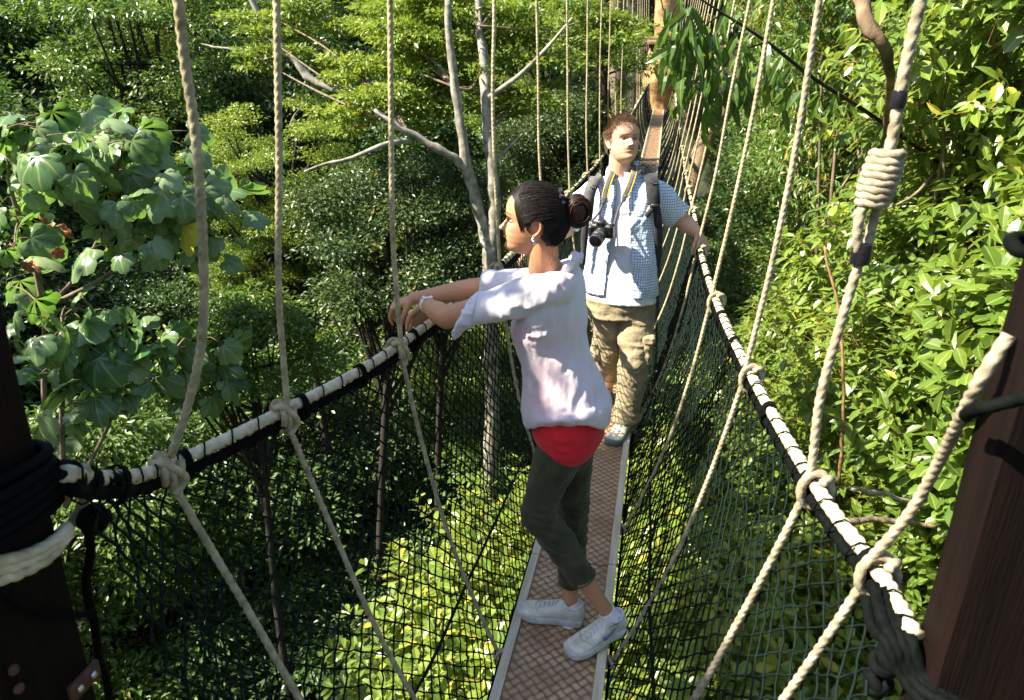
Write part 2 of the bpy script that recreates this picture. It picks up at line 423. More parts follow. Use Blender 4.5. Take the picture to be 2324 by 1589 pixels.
def build_rail(pts, side, label):
    root = thing('handrail_rope', label, 'handrail', pts[0])
    V, F = tube(pts, .0150, seg=12, step=.0095, twist=.085, depth=.34); part('white_rope', V, F, M['rope_white'], root)
    low = np.array(pts)+np.array([-side*.006, 0, -.030])
    V, F = tube(low, .0125, seg=10, step=.010, twist=.07, depth=.34); part('dark_rope', V, F, M['rope_dark'], root)
    c = catmull(np.array(pts), step=.008); T, N, B = frames(c)
    s = np.r_[0, np.cumsum(np.linalg.norm(np.diff(c, axis=0), axis=1))]
    up = np.array([0, 0, 1.0]); sd = nrm(np.cross(T, up)); u2 = np.cross(sd, T)
    keep = s < 12
    # lashing: a thin cord that loops round both ropes every ~9 cm
    ph = 2*PI*s/.075
    ctr = c+np.array([-side*.003, 0, -.015])
    L = ctr+sd*(np.cos(ph)*.0195)[:, None]+u2*(np.sin(ph)*.034)[:, None]
    V, F = tube(L[keep], .0021, seg=5, resample=False); part('lashing', V, F, M['rope_dark'], root)
    m = MB()
    for k in range(0, int(min(s[-1], 12)/.30)):
        i = int(np.searchsorted(s, .22+k*.30+random.uniform(-.05, .05)))
        if i >= len(c)-2: break
        a = np.linspace(0, 2*PI*4, 56)
        pts2 = ctr[i]+np.outer(a/(2*PI)*.0045-.009, T[i])+np.outer(np.cos(a), sd[i])*.0215+np.outer(np.sin(a), u2[i])*.036
        m.add(*tube(pts2, .003, seg=5, resample=False))
    m.parts('seizing', M['rope_dark'], root)
    return root
build_rail(railL, -1, 'thick white and black lashed handrail rope on the left side, under the woman\'s arms')
build_rail(railR, 1, 'thick white and black lashed handrail rope on the right side, gripped by the man')

def net(c, side, label, y0, y1=END_Y):
    root = thing('safety_net', label, 'net', rail_at(c, y0))
    cell = .056; h = 1.17
    nt = int(h/(cell*.7071)/1)+1
    nt = 38; ns = int((y1-y0)/(.079/1))*1
    dy = .0312; ns = int((y1-y0)/dy)
    I, J = np.meshgrid(np.arange(ns), np.arange(nt), indexing='ij')
    yy = y0+I*dy; tt = J/(nt-1)
    rx = np.interp(yy, c[:, 1], c[:, 0]); rz = np.interp(yy, c[:, 1], c[:, 2])-.035
    bx = DX+side*.20+0*yy; bz = np.vectorize(dz)(yy)-.045
    sag = np.sin(PI*tt)*.055
    x = rx+(bx-rx)*tt**1.0+side*sag*.6; z = rz+(bz-rz)*tt-sag*.55*tt
    jit = vnoise(np.stack([x, yy, z], -1).reshape(-1, 3), 9, 2, 3).reshape(x.shape)
    jit2 = vnoise(np.stack([x, yy, z], -1).reshape(-1, 3), 8, 2, 9).reshape(x.shape)
    x = x+side*jit*.008; yy2 = yy+jit2*.010; z = z+jit*.007
    G = np.stack([x, yy2, z], -1)
    ok = ((I+J) % 2 == 0)
    segs = []
    for di in (-1, 1):
        a = ok[:, :-1].copy()
        if di == 1: a[-1, :] = False
        else: a[0, :] = False
        i, j = np.nonzero(a)
        segs.append((G[i, j], G[i+di, j+1]))
    A = np.vstack([s[0] for s in segs]); B = np.vstack([s[1] for s in segs])
    def prisms(A, B, r):
        d = nrm(B-A); e = nrm(np.cross(d, np.array([.3, .2, 1.0]))); f = np.cross(d, e)
        ang = [0, PI/2, PI, 3*PI/2]
        V = np.stack([A+r*(math.cos(k)*e+math.sin(k)*f) for k in ang]+[B+r*(math.cos(k)*e+math.sin(k)*f) for k in ang], 1)
        b = np.arange(len(A))[:, None]*8
        F = np.concatenate([b+np.array([[j, (j+1) % 4, 4+(j+1) % 4, 4+j]]) for j in range(4)], 0)
        return V.reshape(-1, 3), F
    # a slack mid point makes each leg of the mesh slightly crooked
    mid = (A+B)/2+RNG.normal(0, .0022, A.shape)
    V, F = prisms(np.vstack([A, mid]), np.vstack([mid, B]), .0027)
    part('mesh', V, F, M['net'], root, smooth=True)
    i, j = np.nonzero(ok & (yy < 9))
    K = G[i, j]; r = .0062
    oct_ = np.array([[1, 0, 0], [-1, 0, 0], [0, 1, 0], [0, -1, 0], [0, 0, 1], [0, 0, -1]])*r
    Vk = (K[:, None, :]+oct_[None]).reshape(-1, 3); b = np.arange(len(K))[:, None]*6
    tri = np.array([[0, 2, 4], [2, 1, 4], [1, 3, 4], [3, 0, 4], [2, 0, 5], [1, 2, 5], [3, 1, 5], [0, 3, 5]])
    part('knots', Vk, (b[:, None, :]+tri[None]).reshape(-1, 3), M['net'], root)
    # border cord woven through the middle of the net
    path = [G[k, int(nt*.72)] for k in range(0, ns, 12)]
    V, F = tube(path, .0055, seg=6, step=.03); part('mid_cord', V, F, M['net'], root)
    path = [V3(DX+side*.195, y, dz(y)-.04) for y in np.arange(y0, y1, .5)]
    V, F = tube(path, .0055, seg=6, n_per=2); part('bottom_cord', V, F, M['rope_dark'], root)
    return G, root
GL, netL = net(cL, -1, 'dark green rope netting of the left side, between handrail and plank', .90)
GR, netR = net(cR, 1, 'dark green rope netting of the right side, between handrail and plank', 1.02)

def knot(p, T, r, mat, root, side, name='knot'):
    """clove-hitch style wrap round the handrail"""
    T = nrm(T); sd = nrm(np.cross(T, [0, 0, 1.0])); u2 = np.cross(sd, T)
    a = np.linspace(-.3, 2*PI*2.1, 40); ctr = p+np.array([0, 0, -.013])
    pts = ctr+np.outer(np.cos(a), sd)*(.019+r)+np.outer(np.sin(a), u2)*(.034+r)+np.outer((a/(4*PI)-.5)*r*4.2+np.sin(a*.5)*r*1.2, T)
    m = MB().add(*tube(pts, r, seg=10, step=r*.6, twist=r*7))
    # bight crossing over the hitch on the inside
    b = [ctr-T*r*3.4+u2*(.035)-side*sd*0, ctr-T*r*1.5+u2*.036+sd*(.024), ctr+T*r*1.2+sd*(.036)+u2*.006, ctr+T*r*2.6+sd*.03-u2*.022, ctr-T*r*.5+sd*.026-u2*.045]
    m.add(*tube(b, r, seg=10, step=r*.6, twist=r*7))
    return m.part(name, mat, root)
ORD = ['first', 'second', 'third', 'fourth', 'fifth', 'sixth', 'seventh', 'eighth', 'ninth', 'tenth', 'eleventh', 'twelfth', 'thirteenth', 'fourteenth', 'fifteenth', 'sixteenth', 'seventeenth', 'eighteenth', 'nineteenth', 'twentieth', 'twenty-first']
topsL = [(405, 0), (628, 0), (885, 0), (1122, 0)]+[(x, 0) for x in LTop]
labL = {0: 'thick slack beige rope bowing inward before the big-leaved tree, nearest on the left',
        1: 'beige twisted rope second from the left edge, tied to the left handrail',
        2: 'beige twisted rope passing in front of the woman\'s drooping hand',
        3: 'beige twisted rope right before the woman\'s face and nose'}
labR = {0: 'grey-beige rope slanting up from the handrail to the right wooden post',
        1: 'thick grey-beige rope with a large coiled knot and black tape bands, far right',
        2: 'beige rope just left of the rope with the coiled knot, on the right side',
        3: 'beige rope tied to the right handrail just nearer than the man\'s hand',
        4: 'thin beige rope that meets the right handrail under the man\'s gripping hand'}
for side, K, tops, lab, c in ((-1, LK, topsL, labL, cL), (1, RK, RTop, labR, cR)):
    for i, k in enumerate(K):
        sname = 'left' if side < 0 else 'right'
        label = lab.get(i) or ('%s rope on the %s side counted from the near post, thin and vertical' % (ORD[i], sname))
        near = i < 7
        r = .0082 if near else .008
        root = thing('suspension_rope', label, 'rope', k, 'suspension ropes on the %s side' % sname)
        if i: T = K[min(i+1, len(K)-1)]-K[i-1]
        else: T = K[1]-K[0]
        mat = M['rope'] if (side < 0 or i > 2) else M['rope_grey']
        inn = V3(-side*.020, 0, .004)
        if side < 0 and i == 0:
            up = [P(*q) for q in [(388, 1035, k[1]), (425, 925, k[1]+.01), (457, 780, k[1]+.02), (462, 600, k[1]+.02), (446, 330, k[1]+.02), (421, 150, k[1]+.02), (405, 0, k[1]), (395, -120, k[1]), (390, -300, k[1])]]; r = .0095
        elif side > 0 and i == 0:
            up = [k+inn, P(2060, 1170, k[1]-.03), P(2130, 1050, k[1]-.08), P(2215, 880, .98), P(2290, 760, .98)]; r = .0092
        elif side > 0 and i == 1:
            up = [k+inn]+[P(*q) for q in [(1843, 1050, k[1]), (1862, 900, k[1]), (1912, 720, k[1]), (1952, 590, k[1])]]
            r = .0095
        else:
            tp = P(tops[i][0], tops[i][1], k[1])
            top2 = k+(tp-k)*1.45 if i < 12 else k+(tp-k)*1.15
            up = [k+inn, k+(tp-k)*.33+RNG.normal(0, .004, 3), k+(tp-k)*.66+RNG.normal(0, .004, 3), tp, top2]
            if i >= 12: # ends on the cable that comes down to the big tree
                zc = np.interp(k[1], [12, 20, 26.5], [4.2, 2.9, 1.9]); f_ = (zc-k[2])/(tp[2]-k[2])
                up = [k+inn, k+(tp-k)*f_*.5, k+(tp-k)*f_]
        V, F = rope(up, r, near) if near else tube(up, r, seg=8, step=.03, twist=.06, depth=.25)
        part('upper_rope', V, F, mat, root)
        # lower leg: from the handrail down through the net to the plank
        b = V3(DX+side*.19, k[1]+.0, dz(k[1])-.03)
        lo = [k+V3(-side*.022, 0, -.02), k+V3(-side*.028, .0, -.07), k+(b-k)*.3+V3(side*.022, 0, -.01), k+(b-k)*.6+V3(side*.035, 0, -.03), b+V3(side*.012, 0, 0), b+V3(-side*.01, 0, .02)]
        V, F = rope(lo, r*.95, near) if near else tube(lo, r, seg=6, step=.05)
        part('lower_rope', V, F, mat, root)
        if i < 14: knot(k, T, r, mat, root, side)
        else: m = MB().add(*sphere(k, (.03, .035, .04), 10, 6)); m.part('knot', mat, root)
        if i < 6: m = MB().add(*tube([b+V3(side*.02, -.03, .01), b+V3(0, -.01, .03), b+V3(-side*.012, .015, .01), b+V3(side*.02, .03, -.01), b+V3(side*.03, 0, .0), b+V3(side*.01, -.03, .0)], r*.9, seg=8, step=.006, twist=.05)); m.part('end_knot', mat, root)
        if side > 0 and i == 1:
            Y = k[1]
            # doubled part, coil and single rope above it
            m = MB()
            m.add(*rope([P(1952, 590, Y), P(1945, 545, Y-.01), P(1952, 490, Y-.012), P(1975, 440, Y)], .0095))
            m.add(*rope([P(1962, 590, Y+.005), P(1972, 545, Y+.01), P(1985, 490, Y+.01), P(2000, 440, Y)], .0095))
            m.add(*rope([P(2000, 440, Y), P(2012, 370, Y), P(2028, 300, Y), P(2045, 200, Y), P(2066, 100, Y), P(2090, 0, Y), P(2120, -140, Y), P(2150, -280, Y)], .0105))
            m.part('doubled_rope', mat, root)
            ax0, ax1 = P(1978, 462, Y), P(2016, 345, Y); T0 = nrm(ax1-ax0); e1 = nrm(np.cross(T0, [0, 1, 0])); e2 = np.cross(T0, e1)
            a = np.linspace(0, 2*PI*7.5, 150); Lc = np.linalg.norm(ax1-ax0)
            rad = .022+.004*np.sin(np.linspace(0, PI, 150))
            pts = ax0+np.outer(a/a[-1]*Lc, T0)+np.outer(np.cos(a)*rad, e1)+np.outer(np.sin(a)*rad, e2)
            V, F = tube(pts, .0098, seg=10, step=.005, twist=.07, depth=.36); part('coil_knot', V, F, mat, root)
            for (x0, y0, x1, y1, rr) in ((1950, 598, 1960, 552, .019), (2036, 245, 2044, 205, .0135)):
                p0, p1 = P(x0, y0, Y), P(x1, y1, Y)
                V, F = tube([p0, p0+(p1-p0)*.3, p0+(p1-p0)*.7, p1], [rr*.95, rr, rr*.96, rr*.9], seg=14, n_per=5); part('tape_band', V, F, M['tape'], root)
# main support cable coming down to the big tree
for side, xs in ((-1, -.62), (1, .9)):
    pts = [V3(P(tx, 0, 12)[0] if side < 0 else 1.0, 10, 5.0) for tx in [1424]]+[V3(-.75 if side < 0 else 1.1, 16, 3.6), V3(-.6 if side < 0 else .7, 22, 2.6), V3(-.35 if side < 0 else .2, 27.2, 1.9)]
    V, F = tube(pts, .025, seg=8, step=.1, twist=.2); o = part('support_cable', V, F, M['rope'], loc=pts[0])
    tag(o, 'heavy beige support cable dipping to the big tree, %s side of the walkway' % ('left' if side < 0 else 'right'), 'cable')

# ================================================================== NEAR POSTS
def post(name, label, xe, yb, w, dth, ztop, zbot, inner):
    """square timber with chamfered corners; xe = x of the inner face, yb = far face y"""
    root = thing(name, label, 'post', (xe, yb, zbot))
    x0, x1 = (xe-w, xe) if inner > 0 else (xe, xe+w)
    y0, y1 = yb-dth, yb; b = .008
    ring = [(x0+b, y0), (x1-b, y0), (x1, y0+b), (x1, y1-b), (x1-b, y1), (x0+b, y1), (x0, y1-b), (x0, y0+b)]
    V = []; zs = np.linspace(zbot, ztop, 30)
    for z in zs:
        for (x, y) in ring: V.append([x+.0015*math.sin(z*13+x*50), y+.0015*math.cos(z*9+y*40), z])
    F = [[i*8+j, i*8+(j+1) % 8, (i+1)*8+(j+1) % 8, (i+1)*8+j] for i in range(29) for j in range(8)]+[list(range(7, -1, -1)), list(range(232, 240))]
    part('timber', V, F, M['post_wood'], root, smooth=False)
    return root
LPX, LPY = P(105, 1085, .86)[0], .86
RPX = P(2259, 1035, .95)[0]
def wraps(root, x0, x1, y0, y1, z0, r, n, mat, name, slope=0.0, seed=0):
    pts = []
    for k in range(n*4+1):
        cx, cy = [(x1, y0), (x1, y1), (x0, y1), (x0, y0)][k % 4]
        g = r*1.0
        cx += g if cx == x1 else -g; cy += g if cy == y1 else -g
        pts.append([cx, cy, z0-k/4*r*2.05+slope*(cx-x0)+random.uniform(-1, 1)*r*.15])
    V, F = tube(pts, r, seg=12, step=r*.6, twist=r*7, n_per=10); return part(name, V, F, mat, root)
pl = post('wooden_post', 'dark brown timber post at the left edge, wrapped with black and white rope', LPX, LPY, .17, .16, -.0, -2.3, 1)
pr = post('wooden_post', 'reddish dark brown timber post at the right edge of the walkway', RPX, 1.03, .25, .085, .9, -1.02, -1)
wraps(pl, LPX-.17, LPX, LPY-.16, LPY, P(60, 1085, .80)[2], .0085, 6, M['rope_dark'], 'rope_wrap', .08)
X_ = LPX+.013
m = MB()
for q in range(3): m.add(*tube([PX(-90, 1300+22*q, X_), PX(-20, 1278+22*q, X_), PX(50, 1262+19*q, X_), PX(115, 1232+15*q, X_+.002), PX(158, 1192+8*q, X_+.006)], .0095, seg=12, step=.005, twist=.08, depth=.3))
m.parts('white_rope_wrap', M['rope_white'], pl)
m = MB()
m.add(*tube([PX(-90, 1290, X_), PX(0, 1335, X_-.004), PX(50, 1372, X_-.004), PX(105, 1392, X_-.004), P(170, 1396, .85), P(212, 1392, .88)], .0062, seg=10, step=.005, twist=.045, depth=.3))
m.part('cord', M['rope_dark'], pl)
m = MB()
for (px, py, rr) in ((28, 1520, .011), (40, 1562, .011)):
    p = PX(px, py, LPX); m.add(*sphere(p+V3(.002, 0, 0), (.008, rr*.8, rr*.8), 14, 8))
m.parts('bolt', M['rust'], pl)
pb = PX(188, 1545, LPX); m = MB(); m.add(*bevbox(pb+V3(.003, 0, .0), (.005, .035, .018), .002)); m.part('bracket', M['rust'], pl)
m = MB()
for dy in (-.016, .016): m.add(*sphere(pb+V3(.009, dy, .0), (.005, .007, .007), 10, 6))
m.parts('bolt', M['steel'], pl)
# tangled dark knots between left post and handrail
root = thing('rope_lashing', 'tangle of thick black rope knots tying the left handrail to its post', 'rope', P(170, 1090, .9))
m = MB()
rl = random.Random(5)
def ball(px, py, Y, R, r, turns, seed):
    rr = random.Random(seed); c = P(px, py, Y); a = np.linspace(0, 2*PI*turns, turns*9)
    w = 2*PI*turns; pts = []
    for t_ in a:
        b_ = t_*.37+seed
        pts.append(c+R*V3(math.cos(t_)*math.cos(b_), math.sin(t_)*.9, math.cos(t_)*math.sin(b_)))
    m.add(*tube(pts, r, seg=10, step=r*.6, twist=r*7))
ball(150, 1085, .88, .024, .0085, 4, 1); ball(195, 1092, .93, .022, .0085, 4, 2); ball(255, 1100, 1.0, .017, .007, 4, 3)
ball(215, 1180, .93, .022, .0085, 4, 4); ball(120, 1075, .86, .02, .0085, 3, 6)
m.add(*tube([P(130, 1060, .88), P(185, 1060, .92), P(230, 1085, .97), P(290, 1085, 1.05)], .0085, seg=12, step=.005, twist=.06))
m.part('knots', M['rope_dark'], root)
V, F = tube([P(195, 1170, .93), P(205, 1250, .94), P(195, 1330, .94), P(215, 1420, .95), P(225, 1500, .96), P(245, 1560, .98), P(250, 1700, 1.0)], .0085, seg=12, step=.005, twist=.06); part('hanging_rope', V, F, M['rope_dark'], root)
V, F = tube([P(190, 1060, .91), P(200, 1100, .93), P(180, 1160, .93), P(160, 1190, .92)], .0095, seg=12, step=.005, twist=.07); part('pale_rope', V, F, M['rope'], root)
# right post ropes
root = thing('rope_lashing', 'black rope lashing piled at the foot of the right post', 'rope', P(2040, 1480, 1.0))
m = MB()
for q, (dx, rr) in enumerate(((0, .010), (22, .010), (44, .011), (-20, .009))):
    m.add(*tube([P(1985+dx, 1330+10*q, 1.12), P(2000+dx, 1400+8*q, 1.04), P(2030+dx*.9, 1460, .99), P(2060+dx*.8, 1530, .97), P(2130+dx, 1590+5*q, .93), P(2250+dx, 1620, .9), P(2360, 1625, .88)], rr, seg=12, step=.006, twist=rr*7))
ball(1990, 1550, 1.05, .020, .008, 4, 8); ball(2035, 1430, 1.03, .020, .009, 4, 9); ball(2015, 1500, 1.02, .022, .009, 4, 12)
m.part('coils', M['rope_dark'], root)
V, F = tube([P(2192, 945, .955), P(2200, 935, .93), P(2250, 922, .9), P(2324, 905, .9), P(2400, 895, .9)], .0085, seg=12, step=.005, twist=.055)
o = part('cord', V, F, M['rope_dark'], loc=P(2200, 940, .93)); tag(o, 'dark cord wrapped level round the middle of the right post', 'cord')
V, F = tube([P(2400, 590, .93), P(2330, 575, .9), P(2300, 560, .92), P(2305, 540, .97), P(2400, 545, 1.0)], .0085, seg=12, step=.005, twist=.055)
o = part('cord', V, F, M['rope_dark'], loc=P(2310, 560, .93)); tag(o, 'short loop of dark grey cord high on the right post', 'cord')
# ================================================================== VEGETATION
def leaf_tmpl(w=.40, droop=.16, fold=.10, st=(.0, .2, .5, .8, 1.0), ws=(0, .72, 1.0, .62, 0), wave=0.0):
    V = [[0, 0, 0]]; md = [0]
    for s, k in list(zip(st, ws))[1:-1]:
        z = -droop*s*s
        V += [[s, -k*w/2, z+fold*k+wave*math.sin(s*9)], [s, 0, z], [s, k*w/2, z+fold*k-wave*math.sin(s*9)]]; md += [1, 0, 1]
    V.append([1, 0, -droop]); md.append(0); n = len(st)-2; e = len(V)-1
    F = [[0, 1, 2], [0, 2, 3]]
    for i in range(n-1):
        a = 1+3*i; b = a+3
        F += [[a, b, b+1], [a, b+1, a+1], [a+1, b+1, b+2], [a+1, b+2, a+2]]
    a = 1+3*(n-1); F += [[a, e, a+1], [a+1, e, a+2]]
    return np.array(V), np.array(F), np.array(md, float)
LEAF_OBO = leaf_tmpl(.50, .14, .06, (0, .25, .62, .88, 1), (0, .55, 1.0, .75, 0))
LEAF_ELL = leaf_tmpl(.42, .22, .07, (0, .25, .55, .8, 1), (0, .8, 1.0, .55, 0))
LEAF_LONG = leaf_tmpl(.27, .34, .06, (0, .2, .5, .8, 1), (0, .8, 1.0, .6, 0))
LEAF_SMALL = (np.array([[0, 0, 0], [.5, -.24, .05], [1, 0, -.08], [.5, .24, .05]]), np.array([[0, 1, 2], [0, 2, 3]]), np.array([0, 1, 0, 1.]))
def lobed():
    V = [[.08, 0, 0]]; md = [0]; F = []
    for k, (ang, L) in enumerate(((-75, .62), (-38, .95), (0, 1.1), (38, .95), (75, .62))):
        a = math.radians(ang); d = np.array([math.cos(a), math.sin(a)]); s = np.array([-d[1], d[0]])
        b = len(V); w = .36*L
        for (u, q) in ((.42, w*.62), (.74, w), (.96, w*.66)):
            z = -.42*(u*L)**2+.02
            V += [[*(d*u*L-s*q), z-.075], [*(d*u*L), z+.03], [*(d*u*L+s*q), z-.075]]; md += [1, 0, 1]
        V.append([*(d*L*1.05), -.46*L*L]); md.append(0)
        F += [[0, b, b+1], [0, b+1, b+2]]
        for i in range(2):
            p = b+3*i; r = p+3
            F += [[p, r, r+1], [p, r+1, p+1], [p+1, r+1, r+2], [p+1, r+2, p+2]]
        F += [[b+6, b+9, b+7], [b+7, b+9, b+8]]
        if k: F += [[0, b-8, b]] ; 
    return np.array(V), np.array(F), np.array(md, float)
LEAF_LOBED = lobed()
def place(tmpl, Pp, axis, normal, scale, tint, wvar=None):
    V0, F0, md = tmpl; N = len(Pp); m = len(V0)
    a = nrm(axis); z = normal-a*np.sum(normal*a, 1, keepdims=True); z = nrm(z+1e-6); s = np.cross(z, a)
    sc = np.asarray(scale).reshape(-1, 1, 1)
    wv = np.ones(N) if wvar is None else wvar
    L = V0[None]*sc
    V = Pp[:, None, :]+L[..., 0:1]*a[:, None, :]+L[..., 1:2]*wv[:, None, None]*s[:, None, :]+L[..., 2:3]*z[:, None, :]
    F = (np.arange(N)[:, None, None]*m+F0[None]).reshape(-1, 3)
    return V.reshape(-1, 3), F, np.repeat(tint, len(F0)), np.tile(md, N)
def leaves_part(name, tmpl, Pp, axis, normal, scale, tint, mat, parent, smooth=False):
    V, F, ti, md = place(tmpl, Pp, axis, normal, scale, tint, RNG.uniform(.8, 1.2, len(Pp)))
    return part(name, V, F, mat, parent, smooth=smooth, attrs={'tint': ('FACE', ti), 'mid': ('POINT', md)})
def rand_unit(n): return nrm(RNG.normal(0, 1, (n, 3)))
def sprays(base, d, k, length, leaf, spread=1.0, droop=.0, up=.9, rosette=.5):
    """leaves set round short twigs: base (n,3) twig start, d (n,3) direction"""
    n = len(base); d = nrm(d)
    e = nrm(np.cross(d, rand_unit(n))); f = np.cross(d, e)
    out = []
    for q in range(k):
        s = (q/(k-1)) if k > 1 else 1.0
        s = rosette+(1-rosette)*s if q > k*.4 else s*rosette+.2
        th = q*2.4+RNG.uniform(-.5, .5, n)
        rad = np.cos(th)[:, None]*e+np.sin(th)[:, None]*f
        p = base+d*(length*s)[:, None] if isinstance(length, np.ndarray) else base+d*(length*s)
        ax = nrm(d*(.25+.5*s)+rad*spread+np.array([0, 0, -droop])+RNG.normal(0, .12, (n, 3)))
        nm = np.array([0, 0, up])+d*.45+RNG.normal(0, .28, (n, 3))
        sc = leaf*RNG.uniform(.65, 1.15, n)*(.8+.2*math.sin(q*1.7)+.1)
        out.append((p+ax*.006, ax, nm, sc))
    return [np.concatenate([o[i] for o in out]) for i in range(4)]
def mound_points(ells, n, shell=.45, upper=-.35, view=None):
    """points in the outer shell of a set of ellipsoids, kept outside the others' cores"""
    ells = [(np.array(c, float), np.array(r, float)) for c, r in ells]
    w = np.array([r[0]*r[1]+r[1]*r[2]+r[0]*r[2] for c, r in ells]); w /= w.sum()
    Pp, D = [], []
    cnt = 0
    while cnt < n:
        i = RNG.choice(len(ells), p=w, size=n*2); u = rand_unit(n*2)
        keep = u[:, 2] > upper; i, u = i[keep], u[keep]
        C = np.array([ells[k][0] for k in i]); R = np.array([ells[k][1] for k in i])
        lump = 1+.36*vnoise(u*3.0+C, 1.0, 3)
        f = (1-shell*RNG.random(len(i))**1.6)*lump
        p = C+u*R*f[:, None]
        ins = np.zeros(len(p), bool)
        for k, (c, r) in enumerate(ells):
            ins |= (np.sum(((p-c)/r)**2, 1) < (1-shell)**2*.9) & (i != k)
        if view is not None: ins |= ~view(p)
        p, u, R = p[~ins], u[~ins], R[~ins]
        Pp.append(p); D.append(nrm(u/R)); cnt += len(p)
        if cnt == 0: break
    return np.vstack(Pp)[:n], np.vstack(D)[:n]
def proj(p):
    p = np.asarray(p); z = p@FW; return IW/2+FPX*(p@RT)/z, IH/2-FPX*(p@UP)/z, z
def in_view(p, mx=260, my=260):
    x, y, z = proj(p); return (z > .3) & (x > -mx) & (x < IW+mx) & (y > -my) & (y < IH+my)
def sticks(root, ells, basept, n, r0, mat, name='stems'):
    m = MB()
    for k in range(n):
        c, r = ells[k % len(ells)]; u = rand_unit(1)[0]; u[2] = abs(u[2])*.8
        tip = np.array(c)+u*np.array(r)*.9; b = np.array(basept)+RNG.normal(0, .06, 3)
        mid1 = b+(tip-b)*.35+RNG.normal(0, .12, 3); mid2 = b+(tip-b)*.7+RNG.normal(0, .15, 3)+np.array([0, 0, .1])
        m.add(*tube([b, mid1, mid2, tip], [r0, r0*.7, r0*.42, r0*.12], seg=6, n_per=5))
        for q in range(5):
            t_ = random.uniform(.35, .95); s = (b+(tip-b)*t_); e = s+nrm(RNG.normal(0, 1, 3)+np.array([0, 0, .7]))*random.uniform(.25, .5)*min(r)
            m.add(*tube([s, (s+e)/2+RNG.normal(0, .03, 3), e], [r0*.3, r0*.2, r0*.08], seg=5, n_per=3))
    return m.part(name, mat, root)
def shrub(name, label, cat, ells, basept, n, k, leaf, tmpl, mat, twl=.14, group=None, shell=.45, upper=-.35, up=.9, droop=.05, rosette=.5, tmean=.45, nst=14, r0=.035, stem=None, clump=True, spread=1.0, twigs=True):
    root = thing(name, label, cat, basept, group)
    Pp, D = mound_points(ells, n, shell, upper, in_view)
    d = nrm(D*.8+np.array([0, 0, .55])+RNG.normal(0, .35, D.shape))
    L = RNG.uniform(.7, 1.3, len(Pp))*twl
    p, ax, nm, sc = sprays(Pp, d, k, L, leaf, spread=spread, droop=droop, up=up, rosette=rosette)
    cl = np.tile(vnoise(Pp, 1.1, 2, 4), k)
    tint = np.clip(tmean+.22*cl+RNG.normal(0, .14, len(p))+np.where(RNG.random(len(p)) < .02, .4, 0), 0, 1)
    leaves_part('leaves', tmpl, p, ax, nm, sc, tint, mat, root)
    if twigs:
        e = Pp-d*(.5*twl); tip = Pp+d*L[:, None]
        q = nrm(np.cross(d, np.array([.2, .1, 1.0]))); f = np.cross(d, q)
        V = []
        for A_, r in ((e, .0028), (tip, .0012)):
            for a in (0, 2.1, 4.2): V.append(A_+r*(math.cos(a)*q+math.sin(a)*f))
        V = np.stack(V, 1); b = np.arange(len(e))[:, None]*6
        F = np.concatenate([b+np.array([[j, (j+1) % 3, 3+(j+1) % 3, 3+j]]) for j in range(3)])
        part('twigs', V.reshape(-1, 3), F, M['twig'], root)
    sticks(root, ells, basept, nst, r0, stem or M['bark'])
    return root

# ---- shrubs close under the bridge, seen through the nets
shrub('leafy_treetop', 'sunlit bright green treetop seen through the left net, below the woman', 'tree',
      [((-.75, 4.4, -4.1), (1.15, 1.2, .9)), ((-.1, 3.3, -4.3), (.9, 1.0, .8)), ((.2, 4.9, -3.9), (.8, .9, .8)), ((-1.5, 3.5, -4.9), (.8, .9, .8)), ((-.5, 5.6, -4.3), (.8, .8, .7))],
      (-.3, 4.3, -9.5), 2500, 8, .115, LEAF_OBO, M['leaf_bright'], twl=.15, shell=.62, tmean=.58)
shrub('leafy_treetop', 'bright yellow green treetop seen through the right net, below the handrail', 'tree',
      [((1.1, 4.2, -3.7), (1.0, 1.2, .9)), ((1.4, 2.9, -4.0), (1.0, 1.0, .9)), ((1.0, 5.6, -3.5), (.9, 1.0, .9)), ((.6, 2.2, -4.5), (1.0, 1.0, .8))],
      (1.1, 3.6, -9.5), 3000, 8, .115, LEAF_OBO, M['leaf_bright'], twl=.15, shell=.6, tmean=.6)
# ---- tall leafy wall of trees right of the bridge
shrub('leafy_tree', 'sunlit glossy-leaved tree filling the right edge beside the coiled rope', 'tree',
      [((3.1, 3.6, -1.3), (1.4, 1.3, 1.5)), ((3.3, 3.9, .6), (1.5, 1.3, 1.2)), ((2.9, 3.0, -3.1), (1.2, 1.2, 1.2)), ((2.6, 2.5, -1.2), (.8, .8, 1.0))],
      (3.3, 4.0, -9), 5200, 8, .145, LEAF_OBO, M['leaf_bright'], twl=.20, shell=.55, tmean=.42, r0=.05, upper=-.8)
shrub('leafy_tree', 'dense light green tree right of the bridge, behind the thin right ropes', 'tree',
      [((3.0, 6.2, .2), (1.5, 1.5, 1.3)), ((2.6, 6.0, -1.6), (1.2, 1.2, 1.0)), ((3.6, 8.2, 1.2), (2.0, 1.6, 1.4)), ((3.9, 6.9, -1.2), (1.6, 1.6, 1.6))],
      (3.2, 6.6, -9), 5200, 8, .15, LEAF_ELL, M['leaf_bright'], twl=.20, shell=.55, tmean=.5, upper=-.8, r0=.05, droop=.45, up=.7)
shrub('leafy_tree', 'green shrub low down just behind the right handrail, nearer the man', 'tree',
      [((1.75, 5.0, -2.1), (.65, .9, .7)), ((1.9, 7.2, -2.4), (.7, 1.1, .8)), ((2.3, 4.6, -3.0), (1.0, 1.2, 1.0)), ((2.4, 6.6, -3.4), (1.3, 1.4, 1.1)), ((1.9, 8.0, -3.3), (1.1, 1.6, .9))],
      (2.3, 5.8, -9), 5200, 7, .12, LEAF_ELL, M['leaf_bright'], twl=.17, shell=.45, tmean=.5, upper=-.6)
